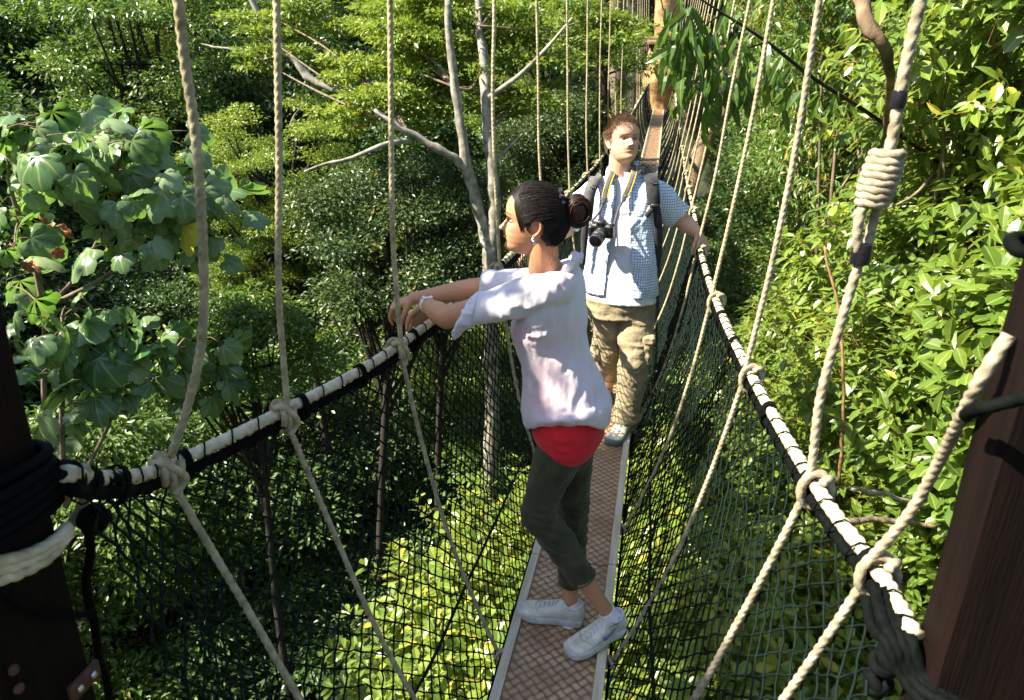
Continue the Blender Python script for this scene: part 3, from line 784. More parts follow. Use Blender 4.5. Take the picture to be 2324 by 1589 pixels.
shrub('leafy_tree', 'tree with long drooping leaves at top right, leaning over the far end of the walkway', 'tree',
      [((1.9, 8.4, 1.3), (1.0, 1.1, 1.1)), ((2.6, 10.5, 1.2), (1.6, 1.6, 1.6)), ((3.2, 13, .8), (2.0, 2.2, 2.2)), ((3.0, 11.5, -1.2), (1.4, 1.8, 1.0))],
      (3.2, 11, -9), 5600, 8, .15, LEAF_LONG, M['leaf_mid'], twl=.22, shell=.5, tmean=.62, upper=-.9, droop=1.1, up=.3, r0=.06)
# overhanging branch with long drooping dark leaves in front of the far end
root = thing('overhanging_branch', 'dark branch with long drooping leaves hanging over the far walkway at top', 'branch', P(1960, 230, 5.2))
bp = [P(2200, 420, 6.8), P(1990, 270, 5.8), P(1850, 180, 5.3), P(1740, 95, 4.9), P(1640, 30, 4.8), P(1560, -20, 4.7)]
m = MB().add(*tube(bp, [.014, .014, .012, .010, .007, .004], seg=7, n_per=6))
tw_ = [[P(1640, 30, 4.8), P(1590, 70, 4.75), P(1550, 150, 4.7)], [P(1740, 95, 4.9), P(1660, 130, 4.8), P(1612, 215, 4.75)], [P(1560, -20, 4.7), P(1530, 20, 4.7), P(1520, 60, 4.7)]]
for q_ in tw_: m.add(*tube(q_, [.006, .004, .002], seg=6, n_per=5))
m.part('stem', M['bark_dark'], root)
cb = np.vstack([catmull(np.array(bp), n_per=8)]+[catmull(np.array(q_), n_per=9) for q_ in tw_]*2); n = 150
idx = RNG.integers(14, len(cb), n); base = cb[idx]+RNG.normal(0, .05, (n, 3))+np.outer(RNG.random(n), [0, 0, -.26])
ax = nrm(np.array([0, 0, -1.0])+RNG.normal(0, .38, (n, 3))); nm = np.array([-.2, -1, .25])+RNG.normal(0, .5, (n, 3))
leaves_part('leaves', LEAF_LONG, base, ax, nm, RNG.uniform(.13, .22, n), np.clip(RNG.normal(.35, .25, n), 0, 1), M['leaf_mid'], root)
# bare branches on the right
for pts, r, mat, lab in (
    ([P(1930, -90, 5.2), P(1955, 0, 5.0), P(1972, 60, 4.9), P(2005, 105, 4.9), P(2020, 170, 5.1), P(2015, 260, 5.6), P(2000, 400, 6.2)], [.045, .044, .040, .036, .030, .024, .018], 'bark_limb', 'thick bent brown branch at the top right behind the leaves'),
    ([P(1560, 640, 9.5), P(1560, 470, 9.5), P(1588, 350, 9.8), P(1630, 270, 10.2), P(1690, 215, 10.8), P(1790, 190, 12)], [.09, .09, .11, .095, .07, .05], 'bark_limb', 'sunlit curved tree limb right of the man\'s head, behind the thin ropes'),
    ([P(1930, 1110, 3.3), P(2010, 1120, 3.4), P(2100, 1150, 3.5)], [.01, .011, .008], 'bark_pale', 'pale bare branch lying level behind the right handrail'),
    ([P(1900, 1185, 3.4), P(2000, 1180, 3.5), P(2130, 1195, 3.6)], [.016, .014, .010], 'bark', 'brown bare branch lying below the pale one, right of the net'),
    ([P(1870, 560, 4.2), P(1905, 720, 4.1), P(1915, 900, 4.0), P(1905, 1100, 4.0)], [.006, .008, .009, .010], 'twig', 'slim reddish stem between the two thick right-hand ropes')):
    V, F = tube(pts, r, seg=9, n_per=8); nv = vnoise(V, 14, 2)[:, None]*.006; o = part('bare_branch', V+nv, F, M[mat], loc=pts[0]); tag(o, lab, 'branch')

# ---- big-leaved tree on the left
def big_leaf(name, label, specs, stems, n_leaf, tm, group=None):
    root = thing(name, label, 'tree', stems[0][0][0], group)
    m = MB()
    for pts, r in stems: m.add(*tube(pts, np.linspace(r, r*.35, len(pts)), seg=8, n_per=6))
    Pp, AX, NM, SC_, TI = [], [], [], [], []
    pm = m
    for (px, py, Y, cnt, spread) in specs:
        c = P(px, py, Y); sp_ = np.vstack([catmull(np.array(pts), n_per=6) for pts, r in stems]); b_ = sp_[np.argmin(np.linalg.norm(sp_-c, axis=1))]
        pm.add(*tube([b_, (b_+c)/2+V3(0, 0, .06), c], [.009, .007, .004], seg=5, n_per=4))
        for k in range(cnt):
            a = k*2.4+random.uniform(-.4, .4); h = random.uniform(-.12, .12)
            d = V3(math.cos(a), math.sin(a), random.uniform(-.1, .35)); d = nrm(d)
            p = c+d*random.uniform(.08, .22)*spread+V3(0, 0, h)
            ax = nrm(d+V3(0, 0, random.uniform(-1.5, -.1))+RNG.normal(0, .25, 3)); Pp.append(p); AX.append(ax)
            NM.append(V3(-.3, -.45, .8)+RNG.normal(0, .45, 3)); SC_.append(random.uniform(.12, .25)); TI.append(np.clip(random.gauss(tm, .2), 0, .93) if random.random() > .012 else random.uniform(.955, 1))
            pm.add(*tube([c+V3(0, 0, h*.6), (c+p)/2+V3(0, 0, .03), p+ax*.02], [.004, .003, .003], seg=4, n_per=2))
    pm.part('stems', M['bark'], root)
    leaves_part('leaves', LEAF_LOBED, np.array(Pp), np.array(AX), np.array(NM), np.array(SC_), np.array(TI), M['leaf_large'], root, smooth=True)
    return root
up_old = [(40, 300, 5.0), (110, 330, 4.9), (180, 320, 5.1), (255, 310, 5.2), (20, 380, 4.8), (95, 400, 4.9), (170, 400, 5.0), (240, 430, 5.0), (320, 400, 5.2), (380, 420, 5.4), (300, 470, 5.1), (360, 500, 5.3), (215, 480, 4.9), (60, 450, 4.8), (420, 400, 5.5), (400, 560, 5.4), (300, 540, 5.0), (10, 460, 4.8), (135, 285, 5.2), (280, 290, 5.3), (450, 530, 5.5), (470, 450, 5.6), (200, 380, 4.9), (30, 320, 4.9), (420, 480, 5.4)]
up = [(30, 290, 4.9), (60, 320, 4.8), (110, 330, 4.9), (160, 310, 5.0), (200, 340, 5.1), (255, 285, 5.3), (285, 300, 5.4), (330, 315, 5.5), (20, 360, 4.8), (75, 375, 4.8), (135, 365, 4.9), (190, 380, 5.0), (240, 350, 5.2), (15, 410, 4.7), (100, 400, 4.8), (165, 425, 4.9), (230, 400, 5.0), (265, 335, 5.2), (120, 290, 5.1), (210, 300, 5.2),
      (300, 440, 5.1), (345, 415, 5.3), (395, 400, 5.4), (440, 420, 5.5), (320, 480, 5.1), (370, 470, 5.3), (420, 460, 5.4), (300, 520, 5.1), (350, 530, 5.2), (400, 520, 5.4), (255, 560, 5.0), (450, 480, 5.5), (280, 470, 5.0), (380, 560, 5.4), (5, 330, 4.7), (340, 450, 5.2), (50, 440, 4.8)]
lo = [(90, 730, 4.6), (150, 700, 4.7), (200, 720, 4.8), (60, 790, 4.4), (120, 770, 4.5), (180, 790, 4.6), (240, 760, 4.7), (90, 850, 4.4), (160, 850, 4.5), (230, 850, 4.6), (290, 800, 4.8), (350, 780, 4.9), (400, 800, 5.1), (330, 880, 4.9), (120, 930, 4.5), (250, 900, 4.7), (440, 850, 5.2), (460, 770, 5.3), (480, 820, 5.4), (90, 1000, 4.6), (430, 900, 5.2), (380, 840, 5.0), (210, 930, 4.7)]
big_leaf('big_leaved_tree', 'tree with very large lobed pale green leaves at the left edge, upper crown', [(x+random.uniform(-12, 12), y+random.uniform(-10, 10), Y+random.uniform(-.1, .8), random.choice((3, 4, 5)), random.uniform(.9, 1.9)) for x, y, Y in up+[(5, 500, 4.8), (30, 560, 4.9), (480, 400, 5.7), (495, 520, 5.8), (460, 590, 5.6), (10, 640, 4.8)]],
         [([P(100, 700, 5.4), P(70, 560, 5.3), P(30, 450, 5.2), P(20, 380, 5.2)], .03), ([P(100, 700, 5.4), P(180, 620, 5.4), P(240, 500, 5.3), P(280, 330, 5.5)], .026), ([P(100, 700, 5.4), P(250, 620, 5.6), P(330, 520, 5.6), P(400, 420, 5.7)], .022), ([P(120, 1100, 5.2), P(100, 900, 5.3), P(100, 700, 5.4)], .035)], 7, .62)
lo_old = [(90, 720, 4.6), (170, 700, 4.7), (60, 800, 4.4), (130, 780, 4.5), (210, 790, 4.6), (280, 780, 4.8), (250, 860, 4.6), (150, 860, 4.5), (370, 790, 5.0), (330, 880, 4.9), (100, 930, 4.5), (430, 760, 5.2), (440, 850, 5.2), (200, 930, 4.7), (460, 900, 5.2), (110, 1010, 4.6)]
big_leaf('big_leaved_tree', 'low big-leaved plant between the left post and the slack rope', [(x+random.uniform(-12, 12), y+random.uniform(-10, 10), Y+.3, random.choice((3, 4, 5)), random.uniform(.8, 1.4)) for x, y, Y in lo],
         [([P(150, 1150, 4.9), P(140, 960, 4.9), P(150, 800, 4.9), P(140, 720, 4.9)], .028), ([P(150, 1150, 4.9), P(240, 980, 5.0), P(290, 850, 5.0), P(400, 790, 5.2)], .022)], 5, .42)
for (px, py, Y) in ((110, 500, 5.0), (90, 530, 5.0), (15, 580, 5.0), (22, 600, 5.0)):
    pass
root = thing('dead_leaves', 'cluster of hanging rust brown dead leaves inside the big-leaved tree', 'leaves', P(100, 510, 5.1))
n = 8; base = np.array([P(random.uniform(20, 150), random.uniform(460, 610), random.uniform(4.7, 5.3)) for _ in range(n)])
leaves_part('leaves', LEAF_LOBED, base, nrm(V3(0, 0, -1)+RNG.normal(0, .35, (n, 3))), V3(0, -1, .2)+RNG.normal(0, .5, (n, 3)), RNG.uniform(.07, .13, n), RNG.random(n), M['leaf_dead'], root)

# ---- crown builder for trees further off
def crown_arrays(clumps, per, leaf, flat=.35, upn=1.0, jit=.5):
    Pp, AX, NM, SC_, TI = [], [], [], [], []
    for c, r, tb in clumps:
        n = int(per*r*r)
        u = rand_unit(n); f = RNG.random(n)**.45
        lum = 1+.35*vnoise(u*2+np.array(c), 1.3, 2)
        p = np.array(c)+u*f[:, None]*lum[:, None]*np.array([r, r, r*flat])
        out = nrm(u*np.array([1, 1, .4])+np.array([0, 0, -.1])+RNG.normal(0, .5, (n, 3)))
        Pp.append(p); AX.append(out); NM.append(np.array([0, 0, upn])+u*.4+RNG.normal(0, jit, (n, 3)))
        SC_.append(leaf*RNG.uniform(.6, 1.25, n)); TI.append(np.clip(tb+RNG.normal(0, .17, n)+(RNG.random(n) < .015)*.4, 0, 1))
    return [np.concatenate(a) for a in (Pp, AX, NM, SC_, TI)]
def make_crown_clumps(R, n, flat, rc=(.35, .6), low=-.3):
    cl = []
    for k in range(n):
        u = rand_unit(1)[0]
        while u[2] < low: u = rand_unit(1)[0]
        f = random.uniform(.55, 1.0)
        cl.append((u*f*np.array([R, R, R*flat]), R*random.uniform(*rc), .45+random.uniform(-.22, .22)))
    return cl
PROTO = {}
def proto_tree(key, R, nclump, leaf, mat, flat, cflat, per, tmpl=LEAF_SMALL, barkm='bark_dark', H=11, rc=(.3, .5), upn=1.0, jit=.5, low=-.3):
    cl = make_crown_clumps(R, nclump, flat, rc, low)
    a = crown_arrays(cl, per, leaf, cflat, upn, jit)
    V, F, ti, md = place(tmpl, a[0], a[1], a[2], a[3], a[4])
    me = mesh_data('crown', V, F, M[mat], False, {'tint': ('FACE', ti), 'mid': ('POINT', md)})
    m = MB()
    m.add(*tube([[0, 0, -H], [.1, .05, -H*.6], [-.05, .08, -H*.2], [0, 0, .3]], [.11, .09, .07, .04], seg=8, n_per=5))
    for c, r, t_ in cl[::2]:
        c = np.array(c); b = np.array([0, 0, random.uniform(-H*.35, -.1)])
        m.add(*tube([b, b+(c-b)*.5+RNG.normal(0, .12, 3), c], [.05, .032, .012], seg=6, n_per=4))
    V, F = m.get(); mt = mesh_data('trunk', V, F, M[barkm], True)
    PROTO[key] = (me, mt)
def put_tree(key, p, s, rz, label, group, name='forest_tree', tilt=0):
    q_ = np.array(p, float)-np.array([-.2, 27.2, .3]); t_ = max(0, q_@np.array(SUN))
    if name == 'forest_tree' and t_ > 0 and np.linalg.norm(q_-np.array(SUN)*t_) < 3.0: return None   # leave the big tree in the sun
    me, mt = PROTO[key]
    r = thing(name, label, 'tree', p, group); r.rotation_euler = (random.uniform(-.12, .12), random.uniform(-.12, .12), rz); r.scale = (s, s, s)
    for nme, d in (('crown', me), ('trunk', mt)):
        o = bpy.data.objects.new(nme, d); SC.collection.objects.link(o); o.parent = r
    return r
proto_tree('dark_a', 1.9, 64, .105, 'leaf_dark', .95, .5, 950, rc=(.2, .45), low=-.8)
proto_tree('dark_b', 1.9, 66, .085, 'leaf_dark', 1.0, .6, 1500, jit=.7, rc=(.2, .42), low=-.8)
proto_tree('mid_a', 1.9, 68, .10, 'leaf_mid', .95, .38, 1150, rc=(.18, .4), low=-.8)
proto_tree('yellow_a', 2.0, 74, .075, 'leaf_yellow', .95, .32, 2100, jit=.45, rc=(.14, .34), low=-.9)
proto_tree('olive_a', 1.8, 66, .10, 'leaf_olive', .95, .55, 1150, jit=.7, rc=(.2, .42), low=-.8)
proto_tree('mid_b', 1.7, 40, .13, 'leaf_mid', .85, .45, 750, jit=.6, tmpl=LEAF_ELL)
LAB = {'dark_a': 'dense dark green forest tree on the far hillside', 'dark_b': 'dark fine-leaved forest tree on the far hillside', 'mid_a': 'mid green forest tree with layered foliage on the hillside',
       'yellow_a': 'yellow green feathery-leaved forest tree on the hillside', 'olive_a': 'olive grey-green bushy tree on the hillside', 'mid_b': 'mid green broad-leaved tree in the valley below the bridge'}
rr = random.Random(21)
cnt = 0
for ring, (dist, step) in enumerate(((8.6, 15), (11.2, 12.5), (14.3, 10.2), (18, 8.4), (22.5, 7.0), (28, 6))):
    az = -52+rr.uniform(0, 5)
    while az < 46:
        a = math.radians(az+rr.uniform(-1.5, 1.5))-YAW*0
        d = dist*rr.uniform(.93, 1.07)
        x, y = math.sin(a-YAW)*d, math.cos(a-YAW)*d
        z = -8.2+(dist-8.6)*.66+rr.uniform(-.5, .6)
        s = rr.uniform(.85, 1.15)*(1+.018*(dist-8))
        if abs(x+.2) < 2.8 and y < 33: z = min(z, -5.6)
        if dist > 20 and abs(x+.2) < 3.3 and y < 33: az += step; continue
        # what the photo shows there: dark on the left, yellow-green in the middle
        w = rr.random()
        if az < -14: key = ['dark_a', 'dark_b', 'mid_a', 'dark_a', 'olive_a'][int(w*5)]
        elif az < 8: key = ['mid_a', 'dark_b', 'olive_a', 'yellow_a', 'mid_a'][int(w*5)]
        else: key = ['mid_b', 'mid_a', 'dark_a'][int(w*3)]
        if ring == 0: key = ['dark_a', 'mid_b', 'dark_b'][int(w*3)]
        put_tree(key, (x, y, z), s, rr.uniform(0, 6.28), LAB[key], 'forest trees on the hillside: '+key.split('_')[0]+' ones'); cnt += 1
        az += step
for (x_, y_, z_, s_, k_) in ((3.6, 10, -2.6, .8, 'dark_a'), (3.3, 13, -2.6, .8, 'mid_a'), (5, 12, -.8, 1, 'dark_b'), (3.0, 8.4, -5, .8, 'mid_b'), (3.4, 16, -2.2, .9, 'mid_a'), (3.4, 19.5, -1.4, .9, 'dark_a'), (5, 23, -.2, 1, 'mid_a'), (-3.8, 17, -3.2, .9, 'dark_b'), (-3.9, 21, -2, .9, 'mid_a'), (2.9, 21, -3.4, .8, 'dark_a'), (3.4, 25, -2.0, .85, 'dark_b'), (2.3, 16.5, -4.4, .75, 'dark_a'), (2.0, 12.5, -4.6, .7, 'mid_b'), (2.6, 24, -4.4, .8, 'mid_a')):
    put_tree(k_, (x_, y_, z_), s_, rr.uniform(0, 6), LAB[k_], 'forest trees on the hillside: '+k_.split('_')[0]+' ones')
# lit accents
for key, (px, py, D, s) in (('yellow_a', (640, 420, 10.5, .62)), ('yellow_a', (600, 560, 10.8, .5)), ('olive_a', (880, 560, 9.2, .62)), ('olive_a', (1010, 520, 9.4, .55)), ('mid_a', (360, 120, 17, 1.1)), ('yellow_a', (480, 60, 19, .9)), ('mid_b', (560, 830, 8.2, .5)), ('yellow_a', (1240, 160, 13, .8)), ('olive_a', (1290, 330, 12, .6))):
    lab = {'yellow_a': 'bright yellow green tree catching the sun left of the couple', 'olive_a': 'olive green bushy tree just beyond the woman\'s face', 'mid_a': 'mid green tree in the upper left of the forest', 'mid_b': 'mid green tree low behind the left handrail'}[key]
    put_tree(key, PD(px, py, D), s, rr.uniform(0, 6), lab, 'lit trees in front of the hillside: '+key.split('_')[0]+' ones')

# ---- the forked pale-barked tree with layered crown
root = thing('forked_tree', 'tree with forked mottled pale trunks and yellow green crown, left of the woman', 'tree', P(1118, 1330, 8.2))
Yt = 8.2
TR = [([P(1118, 1500, Yt), P(1112, 1200, Yt), P(1118, 900, Yt), P(1112, 700, Yt), P(1112, 560, Yt)], [.105, .1, .095, .09, .09]),
      ([P(1112, 575, Yt), P(1122, 500, Yt), P(1118, 400, Yt), P(1105, 250, Yt+.1), P(1098, 150, Yt+.2), P(1085, 40, Yt+.3), P(1090, -60, Yt+.3)], [.085, .075, .07, .062, .055, .045, .035]),
      ([P(1112, 575, Yt), P(1095, 515, Yt), P(1075, 440, Yt-.05), P(1058, 370, Yt-.1), P(1040, 240, Yt-.1), P(1025, 130, Yt-.1), P(1015, 0, Yt-.1)], [.075, .07, .066, .06, .05, .042, .034]),
      ([P(1062, 385, Yt-.1), P(1020, 350, Yt-.2), P(960, 320, Yt-.3), P(900, 285, Yt-.4), P(850, 250, Yt-.4)], [.05, .045, .04, .032, .02]),
      ([P(935, 320, Yt-.3), P(880, 325, Yt-.5), P(800, 358, Yt-.7), P(740, 372, Yt-.8), P(690, 390, Yt-.9)], [.028, .026, .022, .017, .008]),
      ([P(1112, 220, Yt), P(1180, 170, Yt+.1), P(1240, 110, Yt+.2), P(1300, 40, Yt+.3)], [.03, .025, .02, .012]),
      ([P(1118, 380, Yt), P(1150, 340, Yt+.1), P(1200, 290, Yt+.2)], [.022, .018, .008])]
m = MB()
for pts, r in TR:
    V, F = tube(pts, r, seg=12, n_per=9); m.add(V+vnoise(V, 7, 3)[:, None]*.012, F)
m.part('trunk', M['bark_pale'], root)
cl = []
for (px, py, Yc, r, tb) in [(600, 60, 9.4, .6, .5), (690, 20, 9.6, .6, .5), (800, 40, 9.2, .75, .6), (860, 90, 8.8, .7, .7), (840, 165, 8.7, .6, .7), (905, 215, 8.5, .7, .6), (960, 150, 8.7, .75, .65), (1040, 60, 8.6, .7, .5), (990, 240, 8.6, .55, .55), (1080, 190, 8.9, .6, .5), (1165, 60, 9.2, .75, .5), (1180, 230, 9.0, .55, .45), (1240, 150, 9.4, .6, .45), (850, 260, 8.4, .5, .6), (930, 20, 9, .8, .6), (730, 130, 9.8, .5, .5), (1150, 150, 9, .6, .5), (620, 130, 10, .6, .35), (1000, -30, 9, .8, .5), (1330, 60, 10, .8, .4)]:
    c = P(px, py, Yc)
    for q in range(5): cl.append((c+RNG.normal(0, r*.42, 3)*np.array([1, 1, .4]), r*random.uniform(.35, .6), tb+random.uniform(-.15, .1)))
a = crown_arrays(cl, 3300, .075, .22, 1.0, .4)
leaves_part('crown', LEAF_SMALL, a[0], a[1], a[2], a[3], a[4], M['leaf_yellow'], root)
m = MB()
for c, r, tb in cl[::5]:
    s = min((P(1112, 300, Yt), P(1035, 200, Yt), P(930, 300, Yt-.3), P(1090, 60, Yt)), key=lambda q: np.linalg.norm(q-c))
    m.add(*tube([s, (s+c)/2+RNG.normal(0, .08, 3), c], [.016, .012, .005], seg=5, n_per=5))
m.part('branches', M['bark'], root)
# long pale limbs of the neighbouring tree in the upper left
for k, (pts, r, lab) in enumerate((
    ([P(760, 210, 11), P(700, 175, 11), P(665, 130, 11), P(640, 110, 11), P(590, 40, 11), P(560, -30, 11)], [.035, .055, .06, .055, .045, .04], 'pale brown crooked limb crossing behind the second left rope at top'),
    ([P(640, 125, 10.5), P(590, 135, 10.5), P(540, 115, 10.5), P(470, 105, 10.5), P(455, 100, 10.5)], [.02, .022, .02, .014, .006], 'thin pale twig branch between the first two left ropes at top'),
    ([P(870, 150, 10), P(800, 130, 10), P(700, 110, 10), P(655, 100, 10)], [.02, .022, .02, .012], 'thin branch level behind the trees, right of the second left rope'),
    ([P(655, 290, 9.6), P(670, 260, 9.6), P(690, 235, 9.6)], [.014, .012, .006], 'short forked twig between the second and third left ropes'))):
    V, F = tube(pts, r, seg=8, n_per=8); o = part('bare_branch', V+vnoise(V, 9, 2)[:, None]*.012, F, M['bark_pale'], loc=pts[0]); tag(o, lab, 'branch')
for (px, Y, r, lab, b) in ((1402, 15, .16, 'straight pale tree trunk behind the far left ropes', 900), (1372, 12, .09, 'thin dark trunk just left of the man\'s head', 700)):
    V, F = tube([P(px+4, b, Y), P(px, 400, Y), P(px-2, 100, Y), P(px+2, -80, Y)], r, seg=12, n_per=10); o = thing('bare_tree', lab, 'tree', P(px, 700, Y)); part('trunk', V+vnoise(V, 4, 3)[:, None]*.04, F, M['bark' if r > .1 else 'bark_dark'], o)

# ---- the big tree that carries the far end of the walkway
root = thing('big_tree', 'massive golden brown tree trunk carrying the platform at the far end of the walkway', 'tree', (-.2, 27.6, -9))
yb = 27.4
rows = [(380, 1500, 30), (300, 1500, 34), (255, 1499, 34), (225, 1498, 42), (190, 1498, 58), (165, 1500, 58), (135, 1502, 46), (110, 1508, 42), (90, 1512, 30), (70, 1514, 34), (30, 1516, 40), (-30, 1518, 44), (-120, 1520, 50)]
V, F = loft([(P(cx, y, yb), (P(cx+w/2+8, y, yb)-P(cx-w/2-8, y, yb))/2, V3(0, (w+16)/2*.015, 0)) for y, cx, w in rows], seg=28, n_per=7)
V = V+nrm(V-np.array([-.2, yb, 0])*np.array([1, 1, 0])-V*np.array([0, 0, 1]))*(vnoise(V*np.array([2.5, 2.5, .8]), 1.2, 4)*.12)[:, None]
part('trunk', V, F, M['bark_gold'], root)
m = MB(); c = P(1512, 88, yb-.1)
m.add(*box(c, (.75, .45, .05))); m.add(*box(P(1512, 96, yb-.5), (.8, .05, .09)))
for q in range(3): m.add(*tube([c+V3(.5*math.cos(a), .5*math.sin(a)-.05, -.2-q*.07) for a in np.linspace(0, 2*PI, 20)], .03, seg=6, n_per=1, cap=False))
m.part('collar', M['plank_end'], root)
root = thing('tree_platform', 'small dark timber platform at the far end of the walkway, round the big trunk', 'platform', (-.2, 27.2, dz(26.5)))
m = MB()
for k in range(9): m.add(*box((-1.0+k*.2, 27.0, dz(26.5)-.04), (.092, .8, .025)))
m.add(*box((-.2, 26.25, dz(26.5)-.12), (.95, .06, .07))); m.part('boards', M['plank_end'], root, smooth=False)
m = MB()
for x in (-.95, .55): m.add(*box((x, 26.4, dz(26.5)+.5), (.05, .05, .75)))
m.part('railing_post', M['plank_end'], root, smooth=False)
proto_tree('crown_c', 2.1, 40, .12, 'leaf_mid', .7, .4, 700)
for (px, py, D) in ((1560, -60, 32), (1480, -70, 34), (1640, 60, 20), (1700, 260, 17), (1650, 420, 14)):
    q_ = PD(px, py, D); q_[0] = q_[0] if abs(q_[0]+.2) > 3.0 or q_[2] > 3.5 else (-3.6 if px < 1480 else 3.4); put_tree('crown_c', q_, rr.uniform(.7, 1.0), rr.uniform(0, 6), 'green leafy tree near the far end of the walkway', 'trees around the far end of the walkway')

# ---- small palm fronds
root = thing('palm_frond', 'thin feathery palm fronds low left of the woman\'s face', 'palm', P(900, 640, 8.6))
m = MB(); AXs, Ps, NMs = [], [], []
for (x0, y0, x1, y1) in ((900, 640, 810, 560), (900, 640, 850, 530), (900, 640, 790, 610), (905, 640, 930, 545)):
    a0, a1 = P(x0, y0, 8.6), P(x1, y1, 8.4); c = catmull(np.array([a0, (a0+a1)/2+V3(0, 0, .12), a1]), n_per=14)
    m.add(*tube([a0, (a0+a1)/2+V3(0, 0, .12), a1], [.01, .007, .002], seg=5))
    T = nrm(np.gradient(c, axis=0))
    for p, t_ in zip(c[3:], T[3:]):
        sd = nrm(np.cross(t_, V3(0, 0, 1)))
        for s in (-1, 1): Ps.append(p); AXs.append(nrm(t_*.6+s*sd+V3(0, 0, -.25))); NMs.append(V3(0, 0, 1))
m.part('stalks', M['twig'], root)
leaves_part('leaflets', leaf_tmpl(.09, .3, .01), np.array(Ps), np.array(AXs), np.array(NMs), np.full(len(Ps), .22), RNG.random(len(Ps))*.8, M['leaf_mid'], root)

# ---- unseen leafy bough, added left of the frame to shade the near planks
sd_ = np.array(SUN); c0 = V3(-.25, 1.75, -1.75)+sd_*5.6
root = thing('added_shade_tree', 'unseen leafy bough added to shade the nearest planks', 'tree', c0+V3(-1.5, -1, -6))
e1_ = nrm(np.cross(sd_, [0, 1, 0])); cl = []
for k in range(165):
    cl.append((c0+V3(0, 1, 0)*random.uniform(-1.4, 1.75)+e1_*random.uniform(-.45, .62)+sd_*random.uniform(-.5, .5), random.uniform(.22, .40), .5))
a = crown_arrays(cl, 1500, .10, .6, 1.0, .6); leaves_part('leaves', LEAF_SMALL, a[0], a[1], a[2], a[3], a[4], M['leaf_mid'], root)
V, F = tube([c0+V3(-1.5, -1, -8), c0+V3(-1.3, -.8, -3), c0+V3(-.8, -.4, -1), c0], [.16, .13, .08, .03], seg=8, n_per=6); part('trunk', V, F, M['bark'], root)

put_tree('dark_a', V3(-3.0, 3.6, -6.5)+sd_*10.5, 1.35, 1.0, 'unseen dark green tree added to shade the valley under the left net', None, 'added_shade_tree')  # this tree and the next: unseen, added up-sun to shade the valley
put_tree('dark_b', V3(-1.9, 2.6, -5.0)+sd_*10.0, .9, 2.0, 'smaller unseen fine-leaved dark tree, added beside the larger added shade tree', None, 'added_shade_tree')
# ================================================================== PEOPLE
def skinmat(name, sss=.12, rough=.5):
    t = NT(name); c = t.n('Attribute', attribute_name='col').outputs['Color']
    nz = t.noise(60, 3); t.base(t.mix(.10, c, t.mix(nz, (.35, .12, .06), (.85, .55, .4)), 'MULTIPLY') if False else c)
    t.set(rough=rough, spec=.35, sss=sss); t.b.inputs['Subsurface Radius'].default_value = (.010, .004, .002); t.b.inputs['Subsurface Scale'].default_value = 1.0
    t.bump(t.noise(350, 2), .0003); return t.m
M['skin'] = skinmat('skin')
def cloth(name, c1, c2, scale=40, weave=900, bump=.0008, rough=.85, sheen=.15, trans=None, tcol=None):
    t = NT(name); nz = t.noise(scale, 4); t.base(t.ramp(nz, [(.3, c1), (.7, c2)])); t.set(rough=rough, spec=.2, sheen=sheen)
    t.bump(t.noise(weave, 2), bump)
    if trans:
        tr = t.n('BsdfTranslucent'); tr.inputs[0].default_value = (*tcol, 1); mx = t.n('MixShader'); mx.inputs[0].default_value = trans
        t.l(t.b.outputs[0], mx.inputs[1]); t.l(tr.outputs[0], mx.inputs[2]); t.l(mx.outputs[0], t.out.inputs[0])
    return t.m
# white gauzy blouse, faintly pink where the red top shows through
t = NT('blouse'); g_ = t.n('Attribute', attribute_name='pink').outputs['Fac']
t.base(t.mix(g_, (.66, .64, .69), (.68, .42, .48))); t.set(rough=.85, spec=.15, sheen=.3); t.bump(t.mix(.5, t.noise(70, 5, stretch=(1, 1, .3)), t.noise(420, 2)), .0045, .6); M['blouse'] = t.m
M['red'] = cloth('red_cotton', (.52, .012, .018), (.66, .02, .03), 12)
M['olive'] = cloth('olive_denim', (.030, .030, .014), (.062, .060, .028), 18, 700)
M['khaki'] = cloth('khaki_cotton', (.20, .16, .095), (.34, .28, .17), 10, 700)
M['tee'] = cloth('tee_cotton', (.62, .62, .64), (.70, .70, .72), 10)
M['black_fabric'] = cloth('black_fabric', (.012, .012, .014), (.035, .035, .04), 30, 600)
M['grey_strap'] = cloth('grey_strap', (.05, .05, .055), (.11, .11, .11), 30, 600)
M['yellow'] = NT('strap_yellow').base((.65, .42, .02)).set(rough=.6).m
M['shoe'] = noisy('shoe_leather', (.50, .46, .34), (.78, .76, .67), 26, .42, .0006, 300, spec=.4)
M['shoe_cream'] = noisy('shoe_cream', (.50, .46, .34), (.70, .66, .52), 22, .5, .0006, 300)
M['sole'] = noisy('shoe_sole', (.42, .41, .36), (.66, .66, .62), 30, .6, .0006, 200)
M['sole_grey'] = NT('sole_grey').base((.16, .18, .18)).set(rough=.7).m
M['mesh_lilac'] = cloth('shoe_lining', (.48, .50, .55), (.64, .65, .68), 60, 500)
M['blue_mark'] = NT('blue_mark').base((.12, .22, .42)).set(rough=.4).m
M['sock'] = cloth('sock', (.72, .68, .74), (.82, .80, .84), 80)
M['hair_dark'] = NT('hair_dark').base((.008, .005, .004)).set(rough=.5, spec=.22).m
M['hair_bun'] = noisy('hair_bun', (.008, .004, .003), (.05, .018, .008), 10, .45, 0, spec=.4)
M['hair_brown'] = noisy('hair_brown', (.055, .030, .015), (.145, .082, .040), 50, .45, 0, spec=.4)
M['scrunchie'] = cloth('scrunchie', (.004, .004, .005), (.012, .012, .014), 200, 300, .003)
M['eye_white'] = NT('eye_white').base((.30, .25, .22)).set(rough=.25).m
M['iris'] = NT('iris').base((.03, .018, .012)).set(rough=.1).m
M['iris_blue'] = NT('iris_blue').base((.06, .09, .12)).set(rough=.1).m
